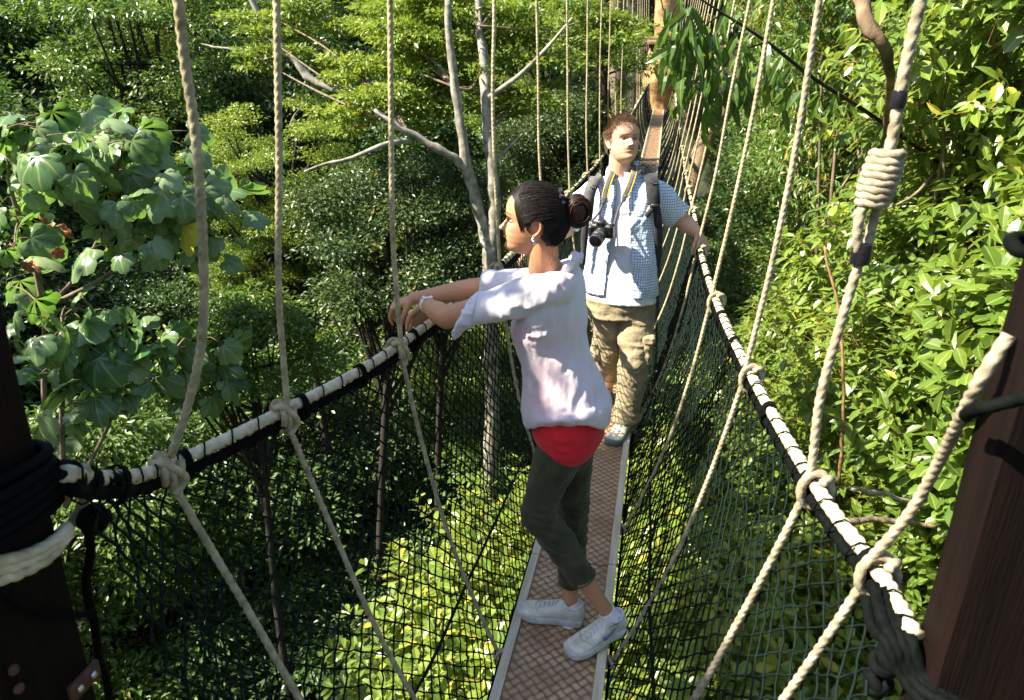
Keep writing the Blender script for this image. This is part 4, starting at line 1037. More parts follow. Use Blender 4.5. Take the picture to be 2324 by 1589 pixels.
M['white_plastic'] = NT('white_plastic').base((.82, .82, .82)).set(rough=.35).m
M['screen'] = NT('watch_screen').base((.12, .16, .18)).set(rough=.2).m
M['cam_black'] = noisy('camera_black', (.010, .010, .011), (.022, .022, .024), 200, .38, .0003, 900, spec=.5)
M['cam_glass'] = NT('camera_glass').base((.006, .004, .012)).set(rough=.04, spec=.9).m
M['silver'] = NT('silver').base((.6, .58, .55)).set(metal=1, rough=.3).m
M['gold'] = NT('gold').base((.75, .5, .2)).set(metal=1, rough=.25).m
# blue check shirt
t = NT('check_shirt'); co = t.coord(); sx = t.n('SeparateXYZ'); mp = t.n('Mapping'); t.l(co, mp.inputs[0]); mp.inputs['Rotation'].default_value = (0, math.radians(-2), 0)
nv = t.n('TexNoise'); nv.inputs['Scale'].default_value = 6; t.l(co, nv.inputs['Vector'])
vm = t.n('VectorMath', operation='MULTIPLY_ADD'); t.l(nv.outputs['Color'], vm.inputs[0]); vm.inputs[1].default_value = (.03, .03, .03); t.l(mp.outputs[0], vm.inputs[2]); t.l(vm.outputs[0], sx.inputs[0])
def lines(ax, f, w): return t.math('LESS_THAN', t.math('FRACT', t.math('MULTIPLY', ax, f)), w)
Xs = t.math('ADD', sx.outputs[0], t.math('MULTIPLY', sx.outputs[1], .6))
lx, lz = lines(Xs, 68, .27), lines(sx.outputs[2], 68, .27)
s_ = t.math('ADD', lx, lz)
thin = t.math('MULTIPLY', s_, .5)
col = t.mix(thin, (.64, .73, .82), (.02, .07, .17)); t.base(col); t.set(rough=.85, spec=.2, sheen=.2); t.bump(t.noise(500, 2), .0006); M['check'] = t.m

# ---------------------------------------------------------------- head
ZF = [0, .03, .07, .12, .17, .215, .25, .285, .33, .38, .44, .50, .56, .62, .70, .78, .86, .93, .975, 1.0]
FF = [.22, .345, .395, .41, .388, .405, .40, .415, .402, .40, .395, .385, .405, .42, .418, .395, .335, .235, .13, .0]
BZ = [0, .1, .2, .3, .4, .5, .6, .7, .8, .88, .95, 1.0]; BB = [-.02, -.06, -.16, -.28, -.37, -.43, -.455, -.45, -.40, -.31, -.18, 0]
WZ = [0, .04, .1, .2, .3, .4, .5, .6, .7, .8, .9, .96, 1.0]; WW = [.07, .14, .19, .245, .275, .295, .315, .325, .325, .295, .215, .13, .0]
def head_surface(H, wide=1.0, jaw=1.0, nose=1.0, lips=1.0):
    nz, nf = 84, 96; z = np.concatenate([np.linspace(0, .62, 56), np.linspace(.62, 1, 29)[1:]])
    nz = len(z)
    f = np.interp(z, ZF, FF); b = np.interp(z, BZ, BB); a = np.interp(z, WZ, WW)*wide*(1+(jaw-1)*np.clip(.4-z, 0, .4)/.4)
    k = np.ones(5)/5
    for arr in (f, b, a): arr[3:-3] = np.convolve(arr, k, 'same')[3:-3]*.5+arr[3:-3]*.5
    ph = np.linspace(0, 2*PI, nf, endpoint=False); c, s = np.cos(ph), np.sin(ph)
    sx_ = np.sign(c)*np.abs(c)**.9
    X = a[:, None]*sx_[None]; Yv = np.where(s > 0, f[:, None]*np.abs(s)[None]**.80, b[:, None]*np.abs(s)[None]**.9)
    Z = np.repeat(z[:, None], nf, 1)
    fr = (Yv > .08)
    G = lambda x0, z0, wx, wz: np.exp(-((X-x0)/wx)**2-((Z-z0)/wz)**2)
    ax = np.abs(X)
    nb = np.interp(z, [.30, .325, .345, .365, .40, .45, .50, .55], [0, .05, .10, .128, .10, .055, .018, 0])[:, None]*nose
    wn_ = np.interp(z, [.32, .36, .42, .5], [.070, .060, .040, .035])[:, None]
    D = nb*np.exp(-(X/wn_)**2)
    D += .030*np.exp(-((ax-.062)/.028)**2-((Z-.352)/.022)**2)*nose           # nostril wings
    D += -.045*np.exp(-((ax-.135)/.075)**2-((Z-.50)/.042)**2)                 # eye sockets
    D += .014*np.exp(-((ax-.14)/.09)**2-((Z-.575)/.025)**2)                   # brow
    D += .016*np.exp(-((ax-.19)/.07)**2-((Z-.40)/.06)**2)                     # cheekbone
    D += .020*lips*np.exp(-(X/.075)**2-((Z-.287)/.014)**2)+.024*lips*np.exp(-(X/.065)**2-((Z-.238)/.016)**2)
    D += -.020*np.exp(-(X/.095)**2-((Z-.263)/.007)**2)
    D += -.010*np.exp(-(X/.07)**2-((Z-.195)/.016)**2)
    Yv = np.where(fr, Yv+D, Yv)
    V = np.stack([X, Yv, Z], -1).reshape(-1, 3)
    F = [[i*nf+j, i*nf+(j+1) % nf, (i+1)*nf+(j+1) % nf, (i+1)*nf+j] for i in range(nz-1) for j in range(nf)]+[list(range(nf-1, -1, -1)), [(nz-1)*nf+j for j in range(nf)]]
    return V*H, F
def head_pieces(mb, H, O, Rm, **k):
    V, F = head_surface(H, **k); mb.add(V@Rm.T+O, F)
    for s in (-1, 1):   # ears: a rim, a lobe and a thin shell behind
        e = lambda y, z, x=0: O+Rm@(np.array([s*(.300*k.get('wide', 1)+x), y, z])*H)
        rim = [e(.02, .41, .01), e(.03, .49, .02), e(.0, .55, .035), e(-.06, .56, .05), e(-.10, .51, .06), e(-.10, .44, .055), e(-.06, .37, .04), e(-.01, .325, .02), e(.01, .34, .012)]
        mb.add(*tube(rim, np.array([.012, .015, .016, .017, .018, .017, .017, .022, .014])*H*1.15, seg=10))
        V, F = sphere((0, 0, 0), (.014*H, .065*H, .095*H), 14, 8); mb.add(V@Rm.T+e(-.035, .45, .018), F)
def skin_colour(V, O, Rm, H, base, lip, brow, eye_dark, cheek=(.8, .35, .28), wide=1.0, browz=.585):
    L = ((V-O)@Rm)/H; C = np.tile(np.array(base, float), (len(V), 1))
    x, y, z = L.T; ax = np.abs(x); hd = (z > -.05) & (z < 1.05) & (np.abs(x) < .5) & (y > -.5) & (y < .7); fr = hd & (y > .15)
    def mixin(m, col, w): C[m] = C[m]*(1-w[m][:, None])+np.array(col)*w[m][:, None]
    w = np.clip(vnoise(V, 30, 2)*.10+.05, 0, .2); mixin(np.ones(len(V), bool), np.array(base)*np.array([.85, .6, .5]), w)
    mixin(fr, cheek, .16*np.exp(-((ax-.2)/.09)**2-((z-.36)/.09)**2)); mixin(fr, cheek, .2*np.exp(-(ax/.06)**2-((z-.36)/.04)**2))
    lipm = np.clip(1.6-((ax/.105)**2+((z-.262-(.012*(ax > .02)))/.036)**2)*1.5, 0, 1); mixin(fr, lip, lipm*.85)
    mixin(fr, np.array(lip)*.35, .8*np.exp(-(ax/.085)**4-((z-.262)/.006)**2))
    bz = browz+.02*np.sin(np.clip((ax-.05)/.18, 0, 1)*PI*.8)
    mixin(fr, brow, .9*(np.exp(-((z-bz)/.014)**2)*(1/(1+np.exp(-(ax-.055)/.008)))*(1/(1+np.exp((ax-.23)/.012)))))
    rr_ = ((ax-.135)/.072)**2+((z-.50-.012*(1-((ax-.135)/.07)**2)*0)/.030)**2
    mixin(fr, eye_dark, .75*np.exp(-((np.sqrt(rr_)-1.0)/.22)**2)*(z > .485)); mixin(fr, eye_dark, .3*np.exp(-((np.sqrt(rr_)-1.0)/.25)**2))
    mixin(fr, (.12, .03, .02), .8*np.exp(-((ax-.035)/.018)**2-((z-.333)/.010)**2))
    earz = hd & (ax > .29) & (y < .1); mixin(earz, (.75, .28, .18), .35*np.ones(len(V)))
    return C
def eyes(root, O, Rm, H, iris, look=(0, 0), wide=1, lid=.024):
    for s in (-1, 1):
        V, F = sphere((0, 0, 0), (.062*H, .050*H, lid*H), 20, 12); c = np.array([s*.135, .305, .498])*H
        e = part('eye', (V+c)@Rm.T+O, F, M['eye_white'], root)
        V, F = sphere((0, 0, 0), (.042*H, .026*H, lid*1.02*H), 16, 8); c = np.array([s*.135+look[0], .337, .498+look[1]])*H
        part('iris', (V+c)@Rm.T+O, F, M[iris], e)
def rotm(fwd, up):
    f = nrm(np.array(fwd, float)); u = np.array(up, float); u = nrm(u-f*np.dot(u, f)); r = np.cross(f, u)
    return np.stack([r, f, u], 1)       # columns: lateral, forward, up
def ellip(H, d, R=(.352, .475, .50), c=(0, -.015, .535)):
    d = nrm(d); R = np.array(R); return (np.array(c)+d/np.linalg.norm(d/R, axis=-1, keepdims=True))*H
def hair_cap(root, O, Rm, H, mask, mat, R, c=(0, -.015, .535), name='hair', rough_=.0):
    nz, nf = 70, 90; V = []
    th = np.linspace(0, PI, nz); ph = np.linspace(0, 2*PI, nf, endpoint=False)
    T_, P_ = np.meshgrid(th, ph, indexing='ij'); d = np.stack([np.sin(T_)*np.cos(P_), np.sin(T_)*np.sin(P_), np.cos(T_)], -1).reshape(-1, 3)
    V = ellip(1.0, d, R, c)
    V = V+nrm(d)*(vnoise(V, 12, 3)[:, None]*rough_)
    m = mask(V)
    F = [[i*nf+j, i*nf+(j+1) % nf, (i+1)*nf+(j+1) % nf, (i+1)*nf+j] for i in range(nz-1) for j in range(nf)]
    Fa = np.array(F); keep = m[Fa].all(1); V2 = (V*H)@Rm.T+O
    used = np.unique(Fa[keep]); mp = -np.ones(len(V2), int); mp[used] = np.arange(len(used))
    return part(name, V2[used], mp[Fa[keep]], mat, root)
def strands(root, name, paths, r, mat, seg=4):
    """many thin locks in one mesh; paths (n, k, 3)"""
    paths = np.asarray(paths); n, k, _ = paths.shape
    T = nrm(np.gradient(paths, axis=1)); a = np.cross(T, nrm(RNG.normal(0, 1, (n, 1, 3)))); a = nrm(a); b = np.cross(T, a)
    prof = np.sin(np.linspace(.35, PI*.93, k))[None, :, None]*np.asarray(r).reshape(-1, 1, 1)
    V = np.stack([paths+prof*(math.cos(q)*a+math.sin(q)*b) for q in np.linspace(0, 2*PI, seg, endpoint=False)], 2)
    V = V.reshape(-1, 3); base = (np.arange(n)[:, None, None]*k+np.arange(k-1)[None, :, None])*seg
    F = np.concatenate([(base+np.array([j, (j+1) % seg, seg+(j+1) % seg, seg+j])).reshape(-1, 4) for j in range(seg)])
    return part(name, V, F, mat, root)

def folds(V, N, segs):
    """raised creases along short curves: (p0, pm, p1, width, height)"""
    D = np.zeros(len(V))
    for p0, pm, p1, w, h in segs:
        c = catmull(np.array([p0, pm, p1]), n_per=8); best = np.full(len(V), 9.); tt = np.zeros(len(V))
        for i, q in enumerate(c):
            d = np.linalg.norm(V-q, axis=1); k = d < best; best[k] = d[k]; tt[k] = i/(len(c)-1)
        prof = np.exp(-(best/w)**2)-.22*np.exp(-((best-2.0*w)/(1.1*w))**2)
        D += h*prof*np.sin(np.clip(tt*.9+.08, 0, 1)*PI)**.6
    return V+N*D[:, None]
def pf(Y, *xy, w=.011, h=.009):
    return (P(xy[0], xy[1], Y), P(xy[2], xy[3], Y), P(xy[4], xy[5], Y), w, h)
# ---------------------------------------------------------------- hand
def hand(mb, w, d, n, lat, curls, sc=1.0, thumb=(.5, .5), spread=.06, fr=.0078):
    """w wrist, d palm direction, n back-of-hand normal, lat direction of the thumb side"""
    d = nrm(np.array(d, float)); n = np.array(n, float); n = nrm(n-d*np.dot(n, d)); l = np.cross(n, d); l = l*np.sign(np.dot(l, lat))
    pl_ = .088*sc
    mb.add(*loft([(w-d*.02*sc, l*.024*sc, n*.018*sc), (w+d*.01*sc, l*.026*sc, n*.017*sc), (w+d*.04*sc, l*.036*sc, n*.016*sc), (w+d*.075*sc, l*.040*sc, n*.0125*sc), (w+d*(pl_+.004), l*.036*sc, n*.009*sc)], seg=16, p=.85))
    for i, (off, L) in enumerate(((.030, .070), (.010, .078), (-.010, .072), (-.029, .057))):
        b = w+d*(pl_-.004-abs(off)*.12)*1.0+l*off*sc; dd = nrm(d+l*(off/.03)*spread); pts = [b-d*.012*sc, b]; c = curls[i] if not np.isscalar(curls) else curls; ang = 0
        for q, fq in enumerate((.46, .30, .24)):
            ang += (c[q] if not np.isscalar(c) else c*(1, 1.05, .6)[q])
            pts.append(pts[-1]+(dd*math.cos(ang)-n*math.sin(ang))*L*fq*sc)
        rr_ = np.array([1.0, 1.08, .97, .9, .70])*fr*sc*(1 if i < 3 else .88)
        mb.add(*limb(pts, rr_, seg=12, n_per=5))
    b = w+d*.018*sc+l*.024*sc-n*.004*sc
    d1 = nrm(d*.62+l*.72-n*thumb[0]); d2 = nrm(d*.85+l*.25-n*thumb[1]); d3 = nrm(d*.9+l*.02-n*(thumb[1]+.15))
    p1 = b+d1*.036*sc; p2 = p1+d2*.032*sc; p3 = p2+d3*.022*sc
    mb.add(*limb([b, p1, p2, p3], np.array([.0135, .0105, .0095, .0072])*sc, seg=12, n_per=5))

def ringpx(xl, yl, xr, yr, Y, depth, ycen=None):
    a, b = P(xl, yl, Y), P(xr, yr, Y); return ((a+b)/2, (b-a)/2, V3(0, depth, 0))
MROT = math.radians(-20)
def ringm(xl, yl, xr, yr, Y, depth):
    c, A, B = ringpx(xl, yl, xr, yr, Y, depth); A = A/math.cos(MROT)*.985; cr, sr_ = math.cos(MROT), math.sin(MROT)
    return c, V3(A[0]*cr, A[0]*sr_, A[2]), V3(-depth*sr_, depth*cr, 0)
def wrinkle(V, N, amp, scale, seed=0, stretch=(1, 1, 1), sharp=True, mask=None):
    n = vnoise(V*np.array(stretch), scale, 3, seed)
    if sharp: n = 1-np.abs(n)*2.2
    d = n*amp
    if mask is not None: d = d*mask
    return V+N*d[:, None]
def shoe(root, heel, toe, up, L, mat, solemat, lift=0, lace='mesh_lilac', mark=None, w=1.0):
    f = nrm(toe-heel); up = nrm(up-f*np.dot(up, f)); s = np.cross(f, up); Rm = np.stack([f, s, up], 1)
    def T(p): return np.asarray(p)@Rm.T+heel
    r_ = lambda x, hw, z0, z1: (T([x*L, 0, (z0+z1)/2]), Rm[:, 1]*hw*w, Rm[:, 2]*(z1-z0)/2)
    m = MB().add(*loft([r_(-.01, .014, .02, .06), r_(.02, .028, .018, .078), r_(.10, .033, .016, .088), (r_(.24, .034, .016, .080)), r_(.36, .036, .016, .082), r_(.50, .040, .016, .068), r_(.66, .045, .016, .052), r_(.82, .044, .016, .042), r_(.93, .035, .016, .034), r_(.985, .016, .018, .028)], seg=22, p=.8))
    V, N, F = blob(m, .0035, 3)
    sh = part('shoe', V, F, mat, root)
    out = [(.0, .020), (.04, .032), (.15, .036), (.35, .036), (.5, .041), (.68, .049), (.84, .047), (.95, .034), (1.0, .012)]
    c = catmull(np.array([(x*L, y*w, 0) for x, y in out]), n_per=4)
    pr_ = np.vstack([c, c[::-1]*np.array([1, -1, 1])]); n = len(pr_); lv = []
    for z, g_ in ((0, .94), (.006, 1.0), (.024, 1.0), (.030, .95)):
        q = pr_.copy(); q[:, 1] *= g_; q[:, 0] = (q[:, 0]-L/2)*(1+(g_-1)*.4)+L/2; q[:, 2] = z+.008*np.clip(q[:, 0]/L-.8, 0, 1)*5; lv.append(q)
    V = np.vstack(lv); F = [[i*n+j, i*n+(j+1) % n, (i+1)*n+(j+1) % n, (i+1)*n+j] for i in range(3) for j in range(n)]+[list(range(n-1, -1, -1)), [3*n+j for j in range(n)]]
    part('sole', T(V), F, solemat, sh)
    m = MB()
    for k in range(5):
        x = .40+k*.062; z = float(np.interp(x, [.36, .5, .66, .82], [.084, .070, .054, .044]))
        m.add(*tube([T([x*L, -.022*w, z-.008]), T([x*L+.003, 0, z+.003]), T([(x+.03)*L, .022*w, z-.010])], .0022, seg=6, n_per=4))
        m.add(*tube([T([x*L, .022*w, z-.008]), T([x*L+.003, 0, z+.003]), T([(x+.03)*L, -.022*w, z-.010])], .0022, seg=6, n_per=4))
    m.parts('lace', M[lace], sh)
    m = MB(); a = np.linspace(0, 2*PI, 24)
    m.add(*tube([T([(.165+.135*math.cos(q))*L, .030*w*math.sin(q), .083+.004*math.cos(2*q)]) for q in a], .006, seg=8, resample=False, cap=False)); m.part('collar', M[lace], sh)
    # toe cap and side seams
    m = MB()
    for sg in (-1, 1):
        m.add(*tube([T([.55*L, sg*.041*w, .030]), T([.64*L, sg*.040*w, .044]), T([.70*L, sg*.024*w, .052]), T([.74*L, sg*.0, .050])], .0016, seg=6, n_per=5))
        m.add(*tube([T([.30*L, sg*.036*w, .030]), T([.25*L, sg*.036*w, .05]), T([.12*L, sg*.034*w, .062]), T([.0, sg*.012, .066])], .0016, seg=6, n_per=5))
    m.parts('seam', solemat, sh)
    if mark is not None:
        # curved tick mark on the outer side
        pts = [(.23, .066, 0), (.30, .052, .004), (.40, .042, .0052), (.455, .043, .0048), (.475, .052, .0)]
        c = catmull(np.array(pts), n_per=7); Vm = []; hw = np.interp(np.linspace(0, 1, len(c)), [0, .5, .75, 1], [.0010, .0060, .0090, .0010])
        for (x, z, _), h_ in zip(c, hw):
            yy_ = mark*(np.interp(x, [.1, .36, .5], [.034, .0368, .0410])*w+.0016)
            Vm += [T([x*L, yy_, z+h_]), T([x*L, yy_, z-h_]), T([x*L, yy_-mark*.003, z-h_]), T([x*L, yy_-mark*.003, z+h_])]
        n = len(c); F = [[i*4+j, i*4+(j+1) % 4, (i+1)*4+(j+1) % 4, (i+1)*4+j] for i in range(n-1) for j in range(4)]
        part('mark', Vm, F, M['blue_mark'], sh)
        V, F = bevbox(T([.27*L, mark*.0365*w, .071]), (.020, .0025, .006), .002, Rm); part('strap_tab', V, F, M['shoe_cream'], sh)
    return sh

# ================================================================== THE WOMAN
WR = thing('person', 'woman in white blouse, red top and olive cropped trousers, leaning on the left handrail', 'person', (-.2, 2.2, dz(2.2)))
H = .212
Rw = rotm((-.985, -.13, .03), (-.0, 0, 1)); Ow = P(1208, 577, 2.20)
m = MB(); head_pieces(m, H, Ow, Rw, wide=.98, jaw=.9, nose=.92, lips=1.35)
nb = P(1243, 618, 2.24)
m.add(*limb([Ow+Rw@np.array([0, -.10, .30])*H, Ow+Rw@np.array([0, -.14, .08])*H, (Ow+nb)/2+V3(.014, 0, -.02), nb, nb+V3(.01, 0, -.08)], [.052, .050, .049, .055, .07], seg=20))
nsh, nel, nwr = P(1228, 662, 2.10), P(1014, 722, 2.20), P(966, 690, 2.37)
m.add(*limb([nsh+V3(.02, .03, -.01), nsh+(nel-nsh)*.5, nsh+(nel-nsh)*.85, nel], [.038, .041, .039, .037]))
m.add(*limb([nel, nel+(nwr-nel)*.3, nel+(nwr-nel)*.7, nwr], [.037, .039, .030, .0235]))
fsh, fel, fwr = P(1215, 645, 2.42), P(1098, 652, 2.52), P(938, 678, 2.46)
m.add(*limb([fsh+V3(.02, 0, -.01), (fsh+fel)/2, fel], [.040, .042, .038]))
m.add(*limb([fel, fel+(fwr-fel)*.3, fel+(fwr-fel)*.7, fwr], [.038, .039, .029, .0235]))
hand(m, nwr+V3(-.006, .006, -.004), (-.28, .15, -.95), (-.55, .80, .1), V3(-1, -.3, 0), [(.25, .35, .2), (.15, .3, .2), (.12, .3, .2), (.18, .35, .25)], .95, (.3, .3), .24, .0074)
hand(m, fwr, (-.86, -.05, -.36), (-.35, -.15, .92), V3(.1, -1, 0), [(.75, .55, .3), (1.0, .6, .35), (1.1, .65, .4), (1.25, .75, .4)], .97, (.75, .9), .16, .0074)
# trunk and legs, all one surface
hipc = P(1290, 955, 2.26)
m.add(*loft([(nb+V3(0, 0, -.02), V3(.05, 0, 0), V3(0, .09, 0)), ringpx(1215, 660, 1300, 650, 2.26, .11), ringpx(1195, 760, 1310, 750, 2.26, .10), ringpx(1215, 850, 1345, 840, 2.26, .105), ringpx(1240, 940, 1345, 940, 2.26, .105), ringpx(1248, 1010, 1335, 1015, 2.26, .10)], seg=24))
nk, na = P(1222, 1165, 2.14), P(1378, 1390, 2.17); fk, fa = P(1300, 1190, 2.32), P(1292, 1402, 2.24)
nh, fh = P(1285, 985, 2.17), P(1300, 985, 2.33)
m.add(*limb([nh+V3(0, .03, -.02), (nh+nk)/2, nk, nk+(na-nk)*.35, nk+(na-nk)*.75, na], [.055, .060, .05, .048, .032, .027]))
m.add(*limb([fh, (fh+fk)/2, fk, fk+(fa-fk)*.35, fk+(fa-fk)*.75, fa], [.07, .06, .046, .046, .030, .027]))
V, N, F = blob(m, .0032, 3, .4)
C = skin_colour(V, Ow, Rw, H, (.52, .255, .135), (.55, .17, .15), (.05, .025, .015), (.03, .015, .01))
part('body', V, F, M['skin'], WR, attrs={'col': ('POINT', C)})
eyes(WR, Ow, Rw, H, 'iris', (.0, .0))
# hair
def wmask(L):
    x, y, z = L.T; ax = np.abs(x)
    front = np.interp(z, [.20, .33, .42, .55, .70, .82, .90, 1.0], [-.14, .02, .10, .17, .25, .31, .45, .8])
    m_ = y < front; m_ &= z > np.interp(y, [-.4, -.2, -.10, .0, .1], [.14, .18, .30, .40, .36])
    ear = (ax > .26) & (((y+.045)/.082)**2+((z-.44)/.125)**2 < 1); return m_ & ~ear
RH = (.368, .50, .512)
hair_cap(WR, Ow, Rw, H, wmask, M['hair_dark'], RH, rough_=.004)
bunL = np.array([0, -.60, .70]); cc = np.array([0, -.015, .535])
paths, rad = [], []
def slerp_path(a, b, k=12, lift=.0, wob=.0):
    a, b = nrm(a), nrm(b); w_ = math.acos(np.clip(a@b, -1, 1)); t_ = np.linspace(0, 1, k)[:, None]
    d = (np.sin((1-t_)*w_)*a+np.sin(t_*w_)*b)/max(math.sin(w_), 1e-3)
    return d
for k in range(1700):
    sgn = random.choice((-1, 1)); q = random.random()
    if q < .55:      # from the front hairline, swept over the temple then back
        z0 = random.uniform(.40, .98); y0 = float(np.interp(z0, [.33, .42, .55, .70, .82, .90, 1.0], [.03, .10, .17, .25, .31, .33, .2]))-random.uniform(0, .05)
        x0 = sgn*math.sqrt(max(.0004, 1-((y0+.015)/RH[1])**2-((z0-.535)/RH[2])**2))*RH[0]
    elif q < .8:     # behind the ear and nape
        y0 = random.uniform(-.40, -.10); z0 = float(np.interp(y0, [-.4, -.1], [.15, .27]))+random.uniform(0, .2)
        x0 = sgn*.28*random.uniform(.3, 1)
    else:
        z0 = random.uniform(.5, 1.02); y0 = random.uniform(-.3, .15); x0 = sgn*math.sqrt(max(.0004, 1-min(.99, ((y0+.015)/RH[1])**2+((z0-.535)/RH[2])**2)))*RH[0]
    d = slerp_path(np.array([x0, y0, z0])-cc, bunL+RNG.normal(0, .04, 3)-cc, 13)
    off = 1.0+random.uniform(.0, .028)
    p = ellip(1.0, d, np.array(RH)*off, cc)+vnoise(d*2+k, 2, 1)[:, None]*.012
    if ((np.abs(p[:, 0]) > .22) & (((p[:, 1]+.045)/.085)**2+((p[:, 2]-.43)/.135)**2 < 1)).any(): continue
    paths.append(p); rad.append(random.uniform(.0005, .0013))
# fringe: starts at the parting on top, drops across the temple in front of the ear
for k in range(300):
    s = random.random(); top = np.array([-.02-.1*random.random(), .10+.24*s, 1.0-.13*s]); low = np.array([-.345, .11+.07*random.random()-.10*s*0, .36+.20*random.random()])
    mid_ = np.array([-.30, .26+.05*random.random()-.10*(1-s), .70+.05*random.random()])
    c = catmull(np.array([top, np.array([-.20, .30-.08*(1-s), .87]), mid_, low]), n_per=4)
    p = ellip(1.0, c-cc, np.array(RH)*(1.0+.022*random.random()), cc); paths.append(p[:13] if len(p) >= 13 else np.vstack([p, p[-1:]])); rad.append(random.uniform(.0006, .0013))
paths = np.array(paths)*H; paths = paths@Rw.T+Ow
strands(WR, 'hair_locks', paths, np.array(rad), M['hair_dark'], 4)
# loose wisps on the nape
wp = []
for k in range(34):
    b = np.array([-.20*random.uniform(.2, 1.2), random.uniform(-.28, -.12), random.uniform(.12, .24)]); a_ = random.uniform(0, 6)
    wp.append([b+np.array([0, -.01*j+.05*math.sin(j*.5+a_)*j/10, -.028*j]) for j in range(10)])
strands(WR, 'hair_wisps', np.array(wp)*H@Rw.T+Ow, np.full(34, .0005), M['hair_dark'], 3)
bc = Ow+Rw@(np.array([0, -.60, .67])*H); V, F = sphere((0, 0, 0), (.031, .034, .041), 24, 16)
bn = part('hair_bun', V@Rw.T+bc, F, M['hair_bun'], WR)
bp_ = []
for k in range(520):
    ax_ = nrm(np.array([1.0, .25, .1])+RNG.normal(0, .16, 3)); e = nrm(np.cross(ax_, [.1, .3, .9])); f_ = np.cross(ax_, e); a0 = random.uniform(0, 6); sp = random.uniform(1.6, 3.4)
    a_ = np.linspace(a0, a0+sp, 12); R_ = random.uniform(.97, 1.08)
    bp_.append((np.outer(np.cos(a_), e)+np.outer(np.sin(a_), f_)+ax_*random.uniform(-.75, .75))*np.array([.032, .035, .042])*R_)
strands(WR, 'bun_locks', np.array(bp_)@Rw.T+bc, RNG.uniform(.0005, .0012, 520), M['hair_bun'], 4)
sc_ = Ow+Rw@(np.array([0, -.43, .80])*H); axs = nrm(Rw@np.array([0, -.8, .25])); e = nrm(np.cross(axs, Rw[:, 0])); f_ = Rw[:, 0]
a_ = np.linspace(0, 2*PI, 60); V, F = tube([sc_-axs*.012+(math.cos(q)*e+math.sin(q)*f_)*.030 for q in a_], .0105+.003*np.sin(a_*11), seg=10, resample=False, cap=False)
part('hair_tie', V, F, M['scrunchie'], WR)
m = MB(); er = Ow+Rw@(np.array([-.325, -.015, .315])*H)
m.add(*tube([er+Rw@(np.array([0, .014*math.sin(q), -.022+.018*math.cos(q)])*1.0*.5) for q in np.linspace(0, 2*PI, 14)], .0022, seg=6, resample=False, cap=False)); m.add(*sphere(er+V3(0, -.002, -.012), .0045, 8, 6))
m.parts('earring', M['silver'], WR)
# blouse
def pinkness(V):
    x, y, z = V.T; px, py, _ = proj(V)
    g = np.exp(-((px-1240)/60)**2-((py-880)/80)**2)*.45+np.exp(-((px-1180)/28)**2-((py-760)/35)**2)*.7+np.exp(-((px-1270)/35)**2-((py-640)/30)**2)*.5+.16*(py > 720)
    return np.clip(g+.05*vnoise(V, 9, 3), 0, .7)
m = MB()
rings = [ringpx(1192, 978, 1380, 994, 2.26, .175), ringpx(1186, 935, 1386, 930, 2.26, .178), ringpx(1188, 880, 1368, 872, 2.26, .152), ringpx(1188, 830, 1344, 815, 2.26, .135), ringpx(1172, 785, 1332, 765, 2.26, .135), ringpx(1160, 745, 1332, 720, 2.26, .158), ringpx(1172, 700, 1330, 678, 2.26, .175), ringpx(1180, 660, 1326, 645, 2.26, .178), ringpx(1196, 632, 1316, 618, 2.26, .150), ringpx(1214, 614, 1300, 598, 2.26, .085)]
V, F = loft(rings, seg=48, n_per=6)
V = np.array(V); px, py, _ = proj(V)
# the tails: hem lifts over the hip, falls at front and back
seg = 48; hem = V[:seg]; hx = (px[:seg]-1192)/(1380-1192); lift = .118*np.clip(1-((hx-.50)/.60)**2, 0, 1)+.012
for k in range(10): V[k*seg:(k+1)*seg, 2] += lift*(1-k/10)
m.add(V, F)
m.add(*loft([(nsh+V3(.10, .10, -.015), V3(0, 0, .030), V3(0, .03, 0)), (nsh+V3(.065, .055, -.008), V3(.012, 0, .056), V3(-.02, .050, 0)), (nsh+V3(.03, .02, .0), V3(.01, 0, .060), V3(0, .056, 0)), (nsh+(nel-nsh)*.16, V3(0, .004, .062), V3(0, .055, 0)), (nsh+(nel-nsh)*.45, V3(.012, 0, .057), V3(0, .053, 0)), (nsh+(nel-nsh)*.70, V3(.014, 0, .055), V3(0, .051, 0)), (nsh+(nel-nsh)*.76+V3(0, 0, -.004), V3(.020, 0, .056), V3(0, .052, 0))], seg=28))
m.add(*loft([(fsh, V3(0, 0, .058), V3(0, .058, 0)), ((fsh+fel)/2+V3(0, 0, .0), V3(0, 0, .058), V3(0, .056, 0)), (fsh+(fel-fsh)*.88, V3(0, 0, .056), V3(0, .054, 0))], seg=24))
V, N, F = blob(m, .0048, 5)
px, py, _ = proj(V)
hm_ = np.clip((V[:, 2]-(P(1290, 940, 2.1)[2]))/.10, .25, 1)
V = wrinkle(V, N, .0045, 6.5, 3, (1.6, 1, .25), False, hm_); V = wrinkle(V, N, .0035, 11, 8, (1.2, 1, .5)); V = wrinkle(V, N, .0012, 34, 8, (1, 1, .4))
Yf = 2.09
